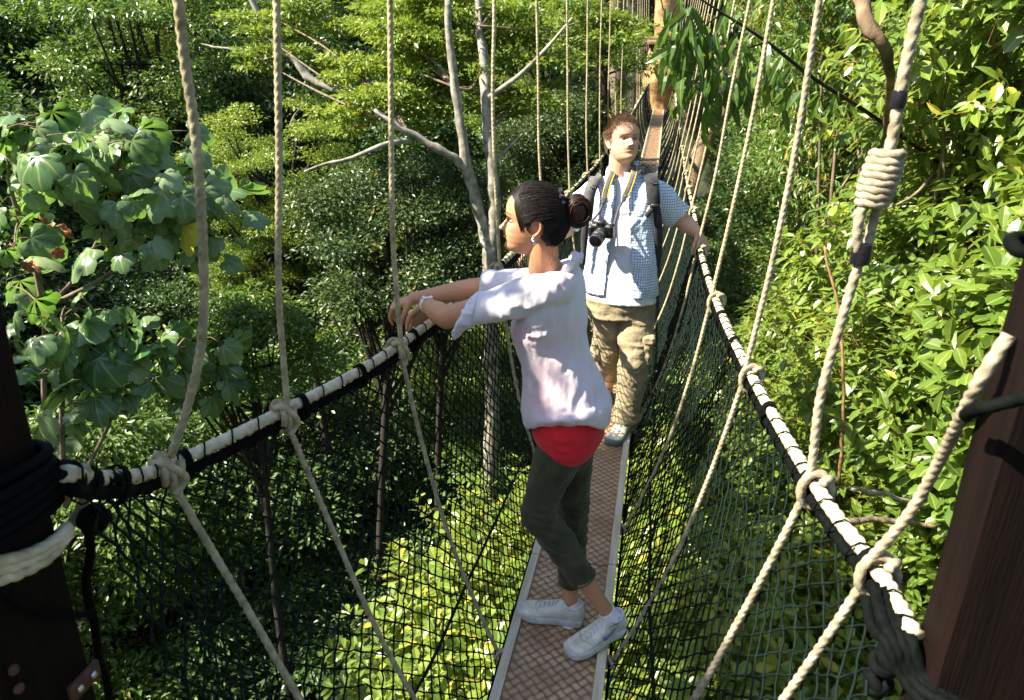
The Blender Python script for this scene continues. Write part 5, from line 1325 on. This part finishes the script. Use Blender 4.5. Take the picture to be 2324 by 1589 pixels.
V = folds(V, N, [pf(Yf, 1128, 752, 1210, 768, 1335, 742, w=.010, h=.009), pf(Yf, 1140, 765, 1230, 800, 1345, 812), pf(Yf, 1150, 775, 1225, 835, 1352, 880, w=.012), pf(Yf, 1165, 790, 1215, 860, 1300, 955, w=.012, h=.010), pf(Yf, 1185, 790, 1198, 880, 1205, 975), pf(Yf, 1210, 800, 1232, 890, 1240, 960, w=.010, h=.008),
    pf(Yf, 1250, 700, 1262, 770, 1256, 840, w=.009, h=.007), pf(Yf, 1290, 660, 1306, 730, 1300, 800, h=.008), pf(Yf, 1290, 860, 1330, 900, 1376, 960, h=.010, w=.013), pf(Yf, 1320, 690, 1290, 700, 1262, 742), pf(Yf, 1330, 770, 1295, 790, 1250, 790, h=.008), pf(2.05, 1235, 640, 1180, 668, 1095, 690, h=.007), pf(2.05, 1240, 690, 1170, 722, 1085, 745, h=.009), pf(2.05, 1225, 712, 1165, 700, 1110, 716, h=.006),
    pf(Yf, 1262, 880, 1268, 930, 1262, 975, h=.007), pf(Yf, 1345, 850, 1310, 862, 1270, 850, h=.008), pf(Yf, 1370, 910, 1320, 915, 1285, 900, h=.007)])
V = V+N*(.004*np.sin((V[:, 0]+V[:, 2]*.55)*95+vnoise(V, 8, 2)*3)*np.clip((py-700)/150, 0, 1)*np.exp(-((px-1300)/70)**2))[:, None]*.55
part('blouse', V, F, M['blouse'], WR, attrs={'pink': ('POINT', pinkness(V))})
m = MB()   # rolled cuff with its corner, and collar
cu = nsh+(nel-nsh)*.74; ax_ = nrm(nel-nsh)
V, F = loft([(cu-ax_*.030, V3(.01, 0, .059), V3(0, .055, 0)), (cu-ax_*.0, V3(.018, 0, .063), V3(0, .058, 0)), (cu+ax_*.030+V3(0, 0, -.008), V3(.026, 0, .065), V3(0, .058, 0)), (cu+ax_*.038+V3(0, 0, -.010), V3(.026, 0, .057), V3(0, .050, 0))], seg=28, n_per=5); V[:, 2] -= .018*np.exp(-((V[:, 2]-V[:, 2].min())/.02)**2)
m.add(V, F)
V, N, F = blob(m, .0042, 3); V = wrinkle(V, N, .003, 22, 4); part('cuff', V, F, M['blouse'], WR, attrs={'pink': ('POINT', np.zeros(len(V)))}); m = MB()
cf = fsh+(fel-fsh)*.9; ax2 = nrm(fel-fsh); m.add(*loft([(cf-ax2*.02, V3(0, 0, .062), V3(0, .060, 0)), (cf+ax2*.018, V3(0, 0, .062), V3(0, .058, 0)), (cf+ax2*.03, V3(0, 0, .054), V3(0, .05, 0))], seg=24))
V, N, F = blob(m, .0042, 3); V = wrinkle(V, N, .003, 22, 4); part('cuff', V, F, M['blouse'], WR, attrs={'pink': ('POINT', np.zeros(len(V)))})
m = MB()
nr = P(1256, 596, 2.25)
pts = []; 
for q in np.linspace(-.75*PI, .75*PI, 15):    # open shirt collar standing behind the neck
    pts.append(nr+V3(.030+.052*math.cos(q), .085*math.sin(q), .012*math.cos(q)+.0-.030*(abs(q) > 1.6)))
V, F = loft([(p, V3(.010, 0, .020), nrm(np.gradient(np.array(pts), axis=0)[i])*0+V3(.006, 0, -.002)) for i, p in enumerate(pts)], seg=10, n_per=3); m.add(V, F)
V, N, F = blob(m, .0042, 3); V = wrinkle(V, N, .002, 22, 4); part('collar', V, F, M['blouse'], WR, attrs={'pink': ('POINT', np.zeros(len(V)))})
# red top
m = MB().add(*loft([ringpx(1214, 905, 1352, 900, 2.26, .115), ringpx(1208, 935, 1368, 938, 2.26, .168), ringpx(1212, 968, 1370, 985, 2.26, .178), ringpx(1236, 992, 1352, 1018, 2.26, .172), ringpx(1250, 1002, 1340, 1026, 2.26, .150)], seg=32))
V, N, F = blob(m, .005, 4); V = folds(V, N, [pf(2.08, 1215, 985, 1270, 1003, 1360, 990, w=.008, h=.006), pf(2.08, 1220, 1000, 1280, 1025, 1350, 1015, w=.008, h=.006), pf(2.08, 1225, 965, 1290, 975, 1362, 955, w=.009, h=.005)]); V = wrinkle(V, N, .003, 9, 5, (.35, .6, 1.6)); part('red_top', V, F, M['red'], WR)
# trousers
m = MB()
m.add(*loft([ringpx(1236, 985, 1350, 975, 2.26, .14), ringpx(1232, 1030, 1345, 1036, 2.26, .14)], seg=28))
m.add(*loft([(nh+V3(-.005, 0, .0), V3(.080, 0, 0), V3(0, .072, 0)), (nh+(nk-nh)*.35, V3(.082, 0, .01), V3(0, .076, 0)), (nh+(nk-nh)*.72, V3(.068, 0, .01), V3(0, .066, 0)), (nk, V3(.058, 0, .014), V3(0, .060, 0)), (nk+(na-nk)*.22, V3(.056, 0, .022), V3(0, .058, 0)), (nk+(na-nk)*.45, V3(.050, 0, .022), V3(0, .052, 0)), (nk+(na-nk)*.64, V3(.044, 0, .020), V3(0, .048, 0))], seg=26))
m.add(*loft([(fh+V3(0, 0, .02), V3(.080, 0, 0), V3(0, .075, 0)), (fh+(fk-fh)*.5, V3(.068, 0, 0), V3(0, .068, 0)), (fk, V3(.054, 0, 0), V3(0, .056, 0)), (fk+(fa-fk)*.35, V3(.052, 0, 0), V3(0, .054, 0)), (fk+(fa-fk)*.62, V3(.045, 0, 0), V3(0, .05, 0))], seg=26))
V, N, F = blob(m, .0045, 4); px, py, _ = proj(V)
V = folds(V, N, [pf(2.08, 1200+q*3, 1150+q*16, 1240, 1158+q*17, 1285, 1146+q*15, w=.007, h=.006) for q in range(5)]+[pf(2.10, 1215, 1060, 1250, 1085, 1310, 1075, w=.010, h=.006), pf(2.1, 1240, 1230, 1275, 1262, 1310, 1250, w=.008, h=.006), pf(2.12, 1260, 1270, 1290, 1290, 1322, 1275, w=.007, h=.005), pf(2.1, 1300, 1070, 1255, 1110, 1215, 1120, w=.010, h=.005)])
kneeb = np.exp(-((py-1190)/60)**2)
V = wrinkle(V, N, .0035, 12, 2, (1, 1, 1.2)); V = V+N*((.0035*kneeb)*np.sin(V[:, 2]*170+V[:, 0]*60+vnoise(V, 10, 2)*2.5))[:, None]
part('trousers', V, F, M['olive'], WR)
m = MB()
for b_, d_, rr_ in ((nk+(na-nk)*.635, nrm(na-nk), .0485), (fk+(fa-fk)*.615, nrm(fa-fk), .047)):
    e = nrm(np.cross(d_, [0, 1, 0])); f_ = np.cross(d_, e)
    for o_ in (-.028, .004): m.add(*tube([b_+d_*o_+(math.cos(q)*e+math.sin(q)*f_)*rr_ for q in np.linspace(0, 2*PI, 26)], .0022, seg=6, resample=False, cap=False))
m.parts('trouser_hem', M['olive'], WR)
# socks and sneakers
dzw = dz(2.15)+.003
for leg, (kk, aa) in enumerate(((nk, na), (fk, fa))):
    dd = nrm(aa-kk); m = MB().add(*tube([aa-dd*.008, aa+dd*.01, aa+dd*.03], [.0315, .033, .036], seg=16)); m.part('sock', M['sock'], WR)
h1 = P(1424, 1415, 2.22); t1 = P(1302, 1478, 2.06); t1[2] = dzw; h1[2] = dzw+.035
d1 = nrm(t1-h1); h1 = na-np.array([0, 0, 0])+0; h1 = V3(na[0]+.028, na[1], 0)-V3(d1[0], d1[1], 0)*.055; h1[2] = dzw+.040
t1 = h1+nrm(V3(-.80, -.62, 0))*.245; t1[2] = dzw
shoe(WR, h1, t1, V3(0, 0, 1), .252, M['shoe'], M['sole'], mark=-1)
h2 = V3(fa[0]+.052, fa[1]-.002, dzw); t2 = h2+nrm(V3(-1, .02, 0))*.25
shoe(WR, h2, t2, V3(0, 0, 1), .252, M['shoe'], M['sole'])
# wristband watch
ww = nwr+(nel-nwr)*.10; ad = nrm(nel-nwr); e = nrm(np.cross(ad, [0, 0, 1])); f_ = np.cross(e, ad)
wb = thing('wristwatch', 'white sports watch strapped on the woman\'s near wrist', 'watch', ww)
V, F = loft([(ww+(math.cos(q)*e+math.sin(q)*f_)*.0265, (math.cos(q)*e+math.sin(q)*f_)*.0022, ad*.007) for q in np.linspace(0, 2*PI, 22)], seg=8, n_per=2); part('strap', V, F, M['white_plastic'], wb)
tp_ = f_ if f_[2] > 0 else -f_
cs_ = part('case', *bevbox(ww+tp_*.029, (.012, .018, .004), .003, np.stack([ad, nrm(np.cross(tp_, ad)), tp_], 1)), M['white_plastic'], wb); part('screen', *bevbox(ww+tp_*.0325, (.007, .011, .0012), .001, np.stack([ad, nrm(np.cross(tp_, ad)), tp_], 1)), M['screen'], cs_)

# ================================================================== THE MAN
YM = 4.06
MR = thing('person', 'brown-haired man in blue checked shirt and khaki trousers, hand on the right handrail', 'person', (-.1, YM, dz(YM)))
Hm = .238
Rm_ = rotm((.46, -.86, .20), (-.04, .14, 1)); Om = P(1413, 371, YM-.02)
m = MB(); head_pieces(m, Hm, Om, Rm_, wide=1.02, jaw=1.16, nose=1.0, lips=.8)
nbm = P(1405, 410, YM+.02)
m.add(*limb([Om+Rm_@np.array([0, -.10, .32])*Hm, Om+Rm_@np.array([0, -.12, .08])*Hm, nbm+V3(0, 0, .02), nbm+V3(0, 0, -.10)], [.060, .060, .062, .08], seg=20))
lsh, lel, lwr = P(1490, 440, YM+.02), P(1550, 503, YM+.10), P(1583, 528, YM+.04)
m.add(*limb([lsh+V3(-.02, 0, -.02), (lsh+lel)/2, lel], [.045, .050, .047])); m.add(*limb([lel, lel+(lwr-lel)*.3, lel+(lwr-lel)*.7, lwr], [.047, .048, .038, .031]))
rsh, rel, rwr = P(1330, 445, YM+.02), P(1285, 520, YM+.06), P(1215, 560, YM-.02)
m.add(*limb([rsh+V3(.02, 0, -.02), (rsh+rel)/2, rel], [.045, .045, .045])); m.add(*limb([rel, (rel+rwr)/2, rwr], [.047, .044, .03]))
hand(m, lwr, (.42, -.12, -.55), (.62, -.35, .70), V3(-.5, -1, 0), [(.5, .75, .5), (.55, .8, .5), (.6, .85, .5), (.65, .85, .5)], 1.08, (.5, .8), .08, .0090)
hand(m, rwr, (-.6, -.1, -.4), (-.5, -.3, .8), V3(0, -1, 0), [(.5, .75, .5)]*4, 1.06, (.5, .8), .08, .0090)
m.add(*loft([(nbm+V3(0, 0, -.05), V3(.10, 0, 0), V3(0, .07, 0)), ringpx(1350, 450, 1475, 450, YM, .08), ringpx(1345, 550, 1480, 550, YM, .09), ringpx(1340, 660, 1480, 665, YM, .09)], seg=24))
mh1, mk1, ma1 = P(1378, 700, YM), P(1382, 822, YM+.08), P(1378, 912, YM+.34)
mh2, mk2, ma2 = P(1446, 700, YM), P(1436, 832, YM-.08), P(1420, 972, YM-.10)
ma1[2] = dz(4.4)+.10; ma2[2] = dz(YM)+.09
m.add(*limb([mh1, (mh1+mk1)/2, mk1, (mk1+ma1)/2, ma1], [.08, .07, .055, .05, .035])); m.add(*limb([mh2, (mh2+mk2)/2, mk2, (mk2+ma2)/2, ma2], [.08, .07, .055, .05, .035]))
V, N, F = blob(m, .0038, 3, .4)
C = skin_colour(V, Om, Rm_, Hm, (.60, .345, .23), (.48, .17, .13), (.18, .09, .04), (.20, .08, .05), wide=1.05, browz=.565)
part('body', V, F, M['skin'], MR, attrs={'col': ('POINT', C)})
eyes(MR, Om, Rm_, Hm, 'iris_blue', (.010, .002), lid=.021)
def mmask(L):
    x, y, z = L.T; ax = np.abs(x)
    front = np.interp(z, [.30, .45, .55, .66, .74, .80, .84, .9], [-.10, -.05, .08, .13, .20, .26, .34, .7]); front = front+.03*np.sin(x*40)
    m_ = (y < front) & (z > np.interp(y, [-.4, -.12, -.02, .06], [.20, .28, .50, .46]))
    ear = (ax > .26) & (((y+.045)/.075)**2+((z-.44)/.125)**2 < 1); return m_ & ~ear
RM = (.352, .485, .508)
hair_cap(MR, Om, Rm_, Hm, mmask, M['hair_brown'], RM, rough_=.003)
pth = []; cc = np.array([0, -.015, .535])
while len(pth) < 4200:
    d = rand_unit(1)[0]; p = ellip(1.0, d[None], RM, cc)[0]
    if not mmask(p[None])[0]: continue
    fl = nrm(np.array([-.35*np.sign(p[0])*0+.25, .95 if p[2] > .75 else .25, -.25 if p[2] > .6 else -1])+RNG.normal(0, .17, 3)); fl = fl-d*(fl@d)*.8
    L_ = random.uniform(.12, .19) if p[2] > .7 else random.uniform(.05, .08)
    pth.append([p+d*(.0+.035*math.sin(j/5*2.0))+fl*L_*j/5 for j in range(6)])
strands(MR, 'hair_locks', np.array(pth)*Hm@Rm_.T+Om, RNG.uniform(.0005, .0010, len(pth)), M['hair_brown'], 3)
# T-shirt
tr_ = [ringm(1324, 676, 1488, 682, YM, .134), ringm(1324, 655, 1486, 658, YM, .132), ringm(1336, 600, 1482, 600, YM, .122), ringm(1334, 520, 1486, 518, YM, .118), ringm(1336, 465, 1492, 460, YM, .110), ringm(1352, 425, 1476, 418, YM+.01, .085), ringm(1372, 405, 1440, 400, YM+.015, .068)]
m = MB().add(*loft(tr_, seg=36)); V, N, F = blob(m, .005, 4); V = wrinkle(V, N, .0035, 9, 3, (1, 1, .5)); part('t_shirt', V, F, M['tee'], MR)
# checked shirt, open at the front
sr = [ringm(1316, 656, 1492, 664, YM, .146), ringm(1318, 636, 1492, 640, YM, .144), ringm(1326, 590, 1490, 590, YM, .137), ringm(1325, 520, 1494, 515, YM, .133), ringm(1326, 470, 1498, 462, YM, .125), ringm(1334, 432, 1496, 424, YM+.01, .105), ringm(1358, 410, 1462, 402, YM+.015, .082), ringm(1376, 397, 1436, 390, YM+.02, .070)]
m = MB().add(*loft(sr, seg=44))
m.add(*loft([(lsh+V3(-.03, 0, .01), V3(.02, 0, .075), V3(0, .075, 0)), (lsh+(lel-lsh)*.35, V3(.045, 0, .070), V3(0, .072, 0)), (lsh+(lel-lsh)*.75, V3(.052, 0, .060), V3(0, .068, 0)), (lsh+(lel-lsh)*.86, V3(.056, 0, .060), V3(0, .070, 0))], seg=28))
m.add(*loft([(rsh+V3(.03, 0, .01), V3(-.02, 0, .075), V3(0, .075, 0)), (rsh+(rel-rsh)*.35, V3(-.045, 0, .068), V3(0, .072, 0)), (rsh+(rel-rsh)*.8, V3(-.052, 0, .05), V3(0, .068, 0))], seg=28))
V, N, F = blob(m, .005, 4); V = wrinkle(V, N, .0055, 9, 13, (1, 1, .5)); V = wrinkle(V, N, .002, 30, 5)
V = folds(V, N, [pf(YM-.13, 1342, 470, 1352, 560, 1345, 650, w=.012, h=.009), pf(YM-.13, 1380, 540, 1372, 600, 1360, 655, w=.012, h=.008), pf(YM-.12, 1462, 520, 1470, 590, 1468, 655, w=.016, h=.005), pf(YM-.1, 1500, 455, 1530, 470, 1555, 462, w=.010, h=.008), pf(YM-.13, 1480, 470, 1462, 500, 1440, 520, w=.010, h=.008)])
px, py, _ = proj(V)
xl = np.interp(py, [385, 440, 520, 671, 700], [1400, 1398, 1388, 1371, 1368]); xr = np.interp(py, [385, 440, 520, 600, 700], [1413, 1424, 1429, 1434, 1436])
hole = (px > xl) & (px < xr) & (V[:, 1] < YM-.02)
bot = V[:, 2] < np.percentile(V[:, 2], .6)
F2 = [f[~(hole[f].any(1))] for f in F]
ks = part('checked_shirt', V, F2, M['check'], MR)
# printed words on the T-shirt
def text_mesh(body, size, c, right, upv, mat, name, parent):
    cu_ = bpy.data.curves.new('t', 'FONT'); cu_.body = body; cu_.size = size; cu_.extrude = .0004; cu_.align_x = 'CENTER'
    o = bpy.data.objects.new('t', cu_); SC.collection.objects.link(o); dg = bpy.context.evaluated_depsgraph_get(); me = o.evaluated_get(dg).to_mesh()
    V = np.array([v.co[:] for v in me.vertices]); F = [list(p.vertices) for p in me.polygons]; o.evaluated_get(dg).to_mesh_clear(); bpy.data.objects.remove(o)
    n_ = np.cross(right, upv); W_ = c+V[:, :1]*right+V[:, 1:2]*upv+V[:, 2:3]*n_; return part(name, W_, F, mat, parent, smooth=False)
M['ink'] = NT('print_ink').base((.16, .13, .15)).set(rough=.8).m
rg = V3(.985, -.05, -.02); upv = V3(0, -.02, 1)
ys = YM-.1275
text_mesh('PRODUCT', .017, P(1412, 487, ys), rg, upv, M['ink'], 'printed_words', MR)
text_mesh('63', .026, P(1424, 502, ys), rg, upv, M['ink'], 'printed_words', MR)
# collar
m = MB()
for s, xs in ((-1, ((1386, 382), (1382, 402), (1392, 412))), (1, ((1440, 362), (1450, 385), (1436, 402)))):
    a0 = [P(x, y, YM-.075+.03*i_) for i_, (x, y) in enumerate(xs[::-1])]
    m.add(*loft([(p, V3(.020, 0, .008), V3(.004*s, .007, .012)) for p in a0], seg=12, n_per=4))
q_ = [nbm+V3(.070*math.cos(a), .062*math.sin(a)+.005, .042+.020*math.sin(a)) for a in np.linspace(-.25*PI, 1.25*PI, 14)]
m.add(*loft([(p, V3(.006, 0, .0), V3(0, .004, .024)) for p in q_], seg=10, n_per=3))
V, N, F = blob(m, .004, 3); part('collar', V, F, M['check'], MR)
# cargo trousers
m = MB()
m.add(*loft([ringpx(1330, 672, 1484, 676, YM, .125), ringpx(1336, 712, 1484, 716, YM, .125)], seg=28))
m.add(*loft([(mh1, V3(.088, 0, 0), V3(0, .098, 0)), (mh1+(mk1-mh1)*.55, V3(.080, 0, 0), V3(0, .088, 0)), (mk1, V3(.072, 0, 0), V3(0, .080, 0)), ((mk1+ma1)/2, V3(.068, 0, 0), V3(0, .074, 0)), (ma1+(mk1-ma1)*.12, V3(.066, 0, 0), V3(0, .072, 0))], seg=26))
m.add(*loft([(mh2, V3(.092, 0, 0), V3(0, .1, 0)), (mh2+(mk2-mh2)*.45, V3(.098, 0, 0), V3(0, .096, 0)), (mk2, V3(.084, 0, 0), V3(0, .088, 0)), ((mk2+ma2)/2, V3(.080, 0, 0), V3(0, .084, 0)), (ma2+(mk2-ma2)*.18, V3(.072, 0, 0), V3(0, .082, 0)), (ma2+V3(0, 0, -.012), V3(.080, 0, 0), V3(0, .088, 0))], seg=26))
V, N, F = blob(m, .005, 4); V = wrinkle(V, N, .009, 6, 21, (1, 1, .9), False); V = wrinkle(V, N, .0045, 9, 2, (.6, .6, 1.7)); V = wrinkle(V, N, .0015, 30, 2)
V = folds(V, N, [pf(YM-.1, 1392+random.uniform(0, 30), 790+q*27+random.uniform(-9, 9), 1430, 806+q*25, 1440+random.uniform(0, 30), 790+q*26+random.uniform(-16, 16), w=.012, h=random.uniform(.004, .009)) for q in range(4)]+[pf(YM-.1, 1388+random.uniform(0, 22), 925+q*17+random.uniform(-6, 6), 1420, 938+q*16, 1436+random.uniform(0, 18), 920+q*17+random.uniform(-8, 8), w=.009, h=random.uniform(.004, .009)) for q in range(4)]+[pf(YM-.1, 1348+random.uniform(0, 14), 780+q*30+random.uniform(-9, 9), 1372, 800+q*25, 1390, 786+q*25+random.uniform(-12, 12), w=.010, h=random.uniform(.003, .007)) for q in range(4)]+[pf(YM-.1, 1410, 705, 1380, 725, 1350, 720, w=.011, h=.008), pf(YM-.1, 1412, 708, 1445, 735, 1478, 738, w=.011, h=.009), pf(YM-.1, 1405, 715, 1402, 760, 1400, 800, w=.010, h=.008)])
lo_ = np.exp(-((V[:, 2]-(dz(YM)+.14))/.07)**2); V = V+N*(.003*lo_*np.sin(V[:, 2]*150+V[:, 0]*40+vnoise(V, 12, 2)*3))[:, None]
part('cargo_trousers', V, F, M['khaki'], MR)
pk = (mh2+(mk2-mh2)*.62)+V3(.072, -.02, -.02)
V, F = bevbox(pk, (.030, .058, .085), .016); m = MB().add(V, F).add(*bevbox(pk+V3(.006, 0, .075), (.034, .063, .026), .012)); V, N, F = blob(m, .004, 4); V = wrinkle(V, N, .004, 16, 2); part('cargo_pocket', V, F, M['khaki'], MR)
pk = (mh1+(mk1-mh1)*.70)+V3(-.066, -.02, -.0)
V, F = bevbox(pk, (.026, .055, .08), .015); m = MB().add(V, F); V, N, F = blob(m, .004, 4); V = wrinkle(V, N, .004, 16, 2); part('cargo_pocket', V, F, M['khaki'], MR)
# shoes
h3 = V3(ma2[0]+.02, ma2[1]+.06, dz(3.95)+.003); d3 = nrm(V3(-.36, -1, 0)); shoe(MR, h3, h3+d3*.29, V3(0, 0, 1), .295, M['shoe_cream'], M['sole_grey'], lace='shoe' if False else 'mesh_lilac', w=1.12)
h4 = V3(ma1[0]+.0, ma1[1]+.06, dz(4.4)+.003); d4 = nrm(V3(-.25, -1, 0)); shoe(MR, h4, h4+d4*.29, V3(0, 0, 1), .295, M['shoe_cream'], M['sole_grey'], w=1.12)
# necklace cord
V, F = tube([nbm+V3(.066*math.cos(a), -.058*abs(math.sin(a))-.005, .012-.022*math.sin(a)) for a in np.linspace(0, PI, 14)], .0022, seg=6); part('neck_cord', V, F, M['yellow'], MR)

def ribbon(pts, w, th, normal, n_per=5):
    c = catmull(np.array(pts), n_per=n_per); T = nrm(np.gradient(c, axis=0)); n_ = nrm(np.array(normal, float)); s = nrm(np.cross(T, n_)); n2 = np.cross(s, T)
    w = np.interp(np.linspace(0, 1, len(c)), np.linspace(0, 1, len(w)), w)[:, None] if not np.isscalar(w) else w
    V = np.stack([c+s*w+n2*th, c-s*w+n2*th, c-s*w-n2*th, c+s*w-n2*th], 1).reshape(-1, 3); n = len(c)
    return V, [[i*4+j, i*4+(j+1) % 4, (i+1)*4+(j+1) % 4, (i+1)*4+j] for i in range(n-1) for j in range(4)]+[[3, 2, 1, 0], [4*n-4, 4*n-3, 4*n-2, 4*n-1]]
# ---------------------------------------------------------------- backpack
BP = thing('backpack', 'black backpack on the man\'s back with padded shoulder straps', 'backpack', P(1410, 520, YM+.2))
V, F = bevbox(P(1408, 520, YM+.24), (.15, .09, .24), .05); m = MB().add(V, F); V, N, F = blob(m, .008, 6); part('bag', V, F, M['black_fabric'], BP)
yc = YM-.142
m = MB()
m.add(*ribbon([P(1478, 398, YM+.06), P(1475, 395, YM-.03), P(1478, 408, YM-.10), P(1482, 435, YM-.132), P(1484, 465, YM-.14)], .034, .007, (0, -1, .3)))
m.part('padded_strap', M['black_fabric'], BP)
m = MB().add(*ribbon([P(1352, 405, YM+.06), P(1352, 403, YM-.03), P(1346, 418, YM-.10), P(1338, 440, YM-.128), P(1334, 475, YM-.13), P(1330, 500, YM-.12)], .030, .007, (0, -1, .3)))
m.part('padded_strap', M['grey_strap'], BP)
m = MB().add(*ribbon([P(1488, 465, YM-.14), P(1493, 500, YM-.13), P(1495, 560, YM-.09), P(1494, 610, YM-.05)], [.020, .022, .020, .008], .005, (.3, -1, 0)))
m.add(*ribbon([P(1484, 470, YM-.15), P(1474, 482, YM-.155), P(1466, 492, YM-.158)], .012, .005, (0, -1, 0)))
m.add(*ribbon([P(1330, 500, YM-.125), P(1326, 540, YM-.11), P(1324, 600, YM-.09)], [.018, .020, .010], .005, (-.3, -1, 0)))
m.parts('webbing', M['black_fabric'], BP)
m = MB()
for px_, py_ in ((1484, 414), (1347, 424)):
    c_ = P(px_, py_, YM-.128); m.add(*tube([c_+V3(.016*math.cos(a), -.004, .008*math.sin(a)) for a in np.linspace(0, 2*PI, 14)], .0022, seg=6, resample=False, cap=False))
m.parts('strap_ring', M['cam_black'], BP)
m = MB().add(*bevbox(P(1486, 467, YM-.158), (.02, .006, .010), .003)); m.part('buckle', M['cam_black'], BP)
# ---------------------------------------------------------------- camera on its neck strap
cp = P(1366, 522, YM-.20); CM = thing('camera', 'black digital camera with zoom lens hanging on the man\'s chest by a yellow-edged strap', 'camera', cp)
cf_ = nrm(V3(-.22, -.93, -.28)); cr_ = nrm(np.cross(cf_, [0, 0, 1])); cr_ = -cr_ if cr_[0] < 0 else cr_; cu2 = np.cross(cr_, cf_); cu2 = cu2 if cu2[2] > 0 else -cu2
A3 = np.stack([cr_, cf_, cu2], 1); tl = lambda x, y, z: cp+A3@np.array([x, y, z])
m = MB().add(*bevbox(tl(0, 0, 0), (.066, .026, .040), .010, A3)).add(*bevbox(tl(-.052, .014, -.004), (.016, .022, .038), .010, A3)).add(*loft([(tl(0, .0, .035), cr_*.028, cf_*.026), (tl(0, .004, .052), cr_*.022, cf_*.026), (tl(0, .006, .062), cr_*.014, cf_*.018)], seg=16, p=.6))
V, N, F = blob(m, .0028, 3); part('camera_body', V, F, M['cam_black'], CM)
lc = tl(.004, .026, -.006); rings = []
for d_, r_ in ((0, .033), (.012, .034), (.013, .0315), (.030, .0325), (.031, .0345), (.055, .035), (.056, .0325), (.075, .033), (.082, .036), (.092, .036)): rings.append((lc+cf_*d_, cr_*r_, cu2*r_))
V, F = loft(rings, seg=32, n_per=2); ln = part('lens', V, F, M['cam_black'], CM)
V, F = sphere((0, 0, 0), (.030, .006, .030), 24, 10, A3); part('front_glass', V+lc+cf_*.0905, F, M['cam_glass'], ln)
m = MB()
for d_ in (.036, .040, .044, .048, .052): m.add(*tube([lc+cf_*d_+(cr_*math.cos(a)+cu2*math.sin(a))*.0352 for a in np.linspace(0, 2*PI, 30)], .0009, seg=4, resample=False, cap=False))
m.add(*tube([lc+cf_*.092+(cr_*math.cos(a)+cu2*math.sin(a))*.0345 for a in np.linspace(0, 2*PI, 30)], .0016, seg=6, resample=False, cap=False)); m.parts('grip_ring', M['grey_strap'], ln)
m = MB().add(*loft([(tl(.048, 0, .038), cr_*.011, cf_*.011), (tl(.048, 0, .048), cr_*.010, cf_*.010)], seg=16)).add(*loft([(tl(-.05, .012, .036), cr_*.007, cf_*.007), (tl(-.05, .012, .044), cr_*.006, cf_*.006)], seg=14)); m.parts('dial', M['silver'], CM)
m = MB()
sA = [P(1392, 380, YM+.05), P(1392, 388, YM-.02), P(1386, 402, YM-.085), P(1378, 425, YM-.128), P(1372, 450, YM-.145)]
sB = [P(1440, 370, YM+.05), P(1441, 378, YM-.02), P(1438, 395, YM-.085), P(1428, 425, YM-.132), P(1418, 446, YM-.148)]
for s in (sA, sB): m.add(*ribbon(s, .0175, .003, (0, -1, .2)))
st = m.parts('neck_strap', M['grey_strap'], CM)
m = MB()
for s in (sA, sB):
    for off in (-.0135, .0135):
        c = catmull(np.array(s), n_per=5); T = nrm(np.gradient(c, axis=0)); sd = nrm(np.cross(T, [0, -1, .2])); V, F = ribbon(c+sd*off+V3(0, -.0022, 0), .0022, .0022, (0, -1, .2), 2); m.add(V, F)
m.parts('yellow_stripe', M['yellow'], st[0])
m = MB().add(*ribbon([P(1370, 458, YM-.15), P(1360, 482, YM-.16), tl(-.066, 0, .03)], .006, .002, (0, -1, 0))).add(*ribbon([P(1416, 452, YM-.155), P(1402, 480, YM-.17), tl(.066, 0, .03)], .006, .002, (0, -1, 0)))
m.add(*loft([(P(1371, 448, YM-.15), V3(.015, 0, 0), V3(0, .005, 0)), (P(1370, 462, YM-.152), V3(.010, 0, 0), V3(0, .005, 0))], seg=12)).add(*loft([(P(1418, 444, YM-.155), V3(.015, 0, 0), V3(0, .005, 0)), (P(1415, 458, YM-.157), V3(.010, 0, 0), V3(0, .005, 0))], seg=12))
m.parts('strap_end', M['grey_strap'], CM)
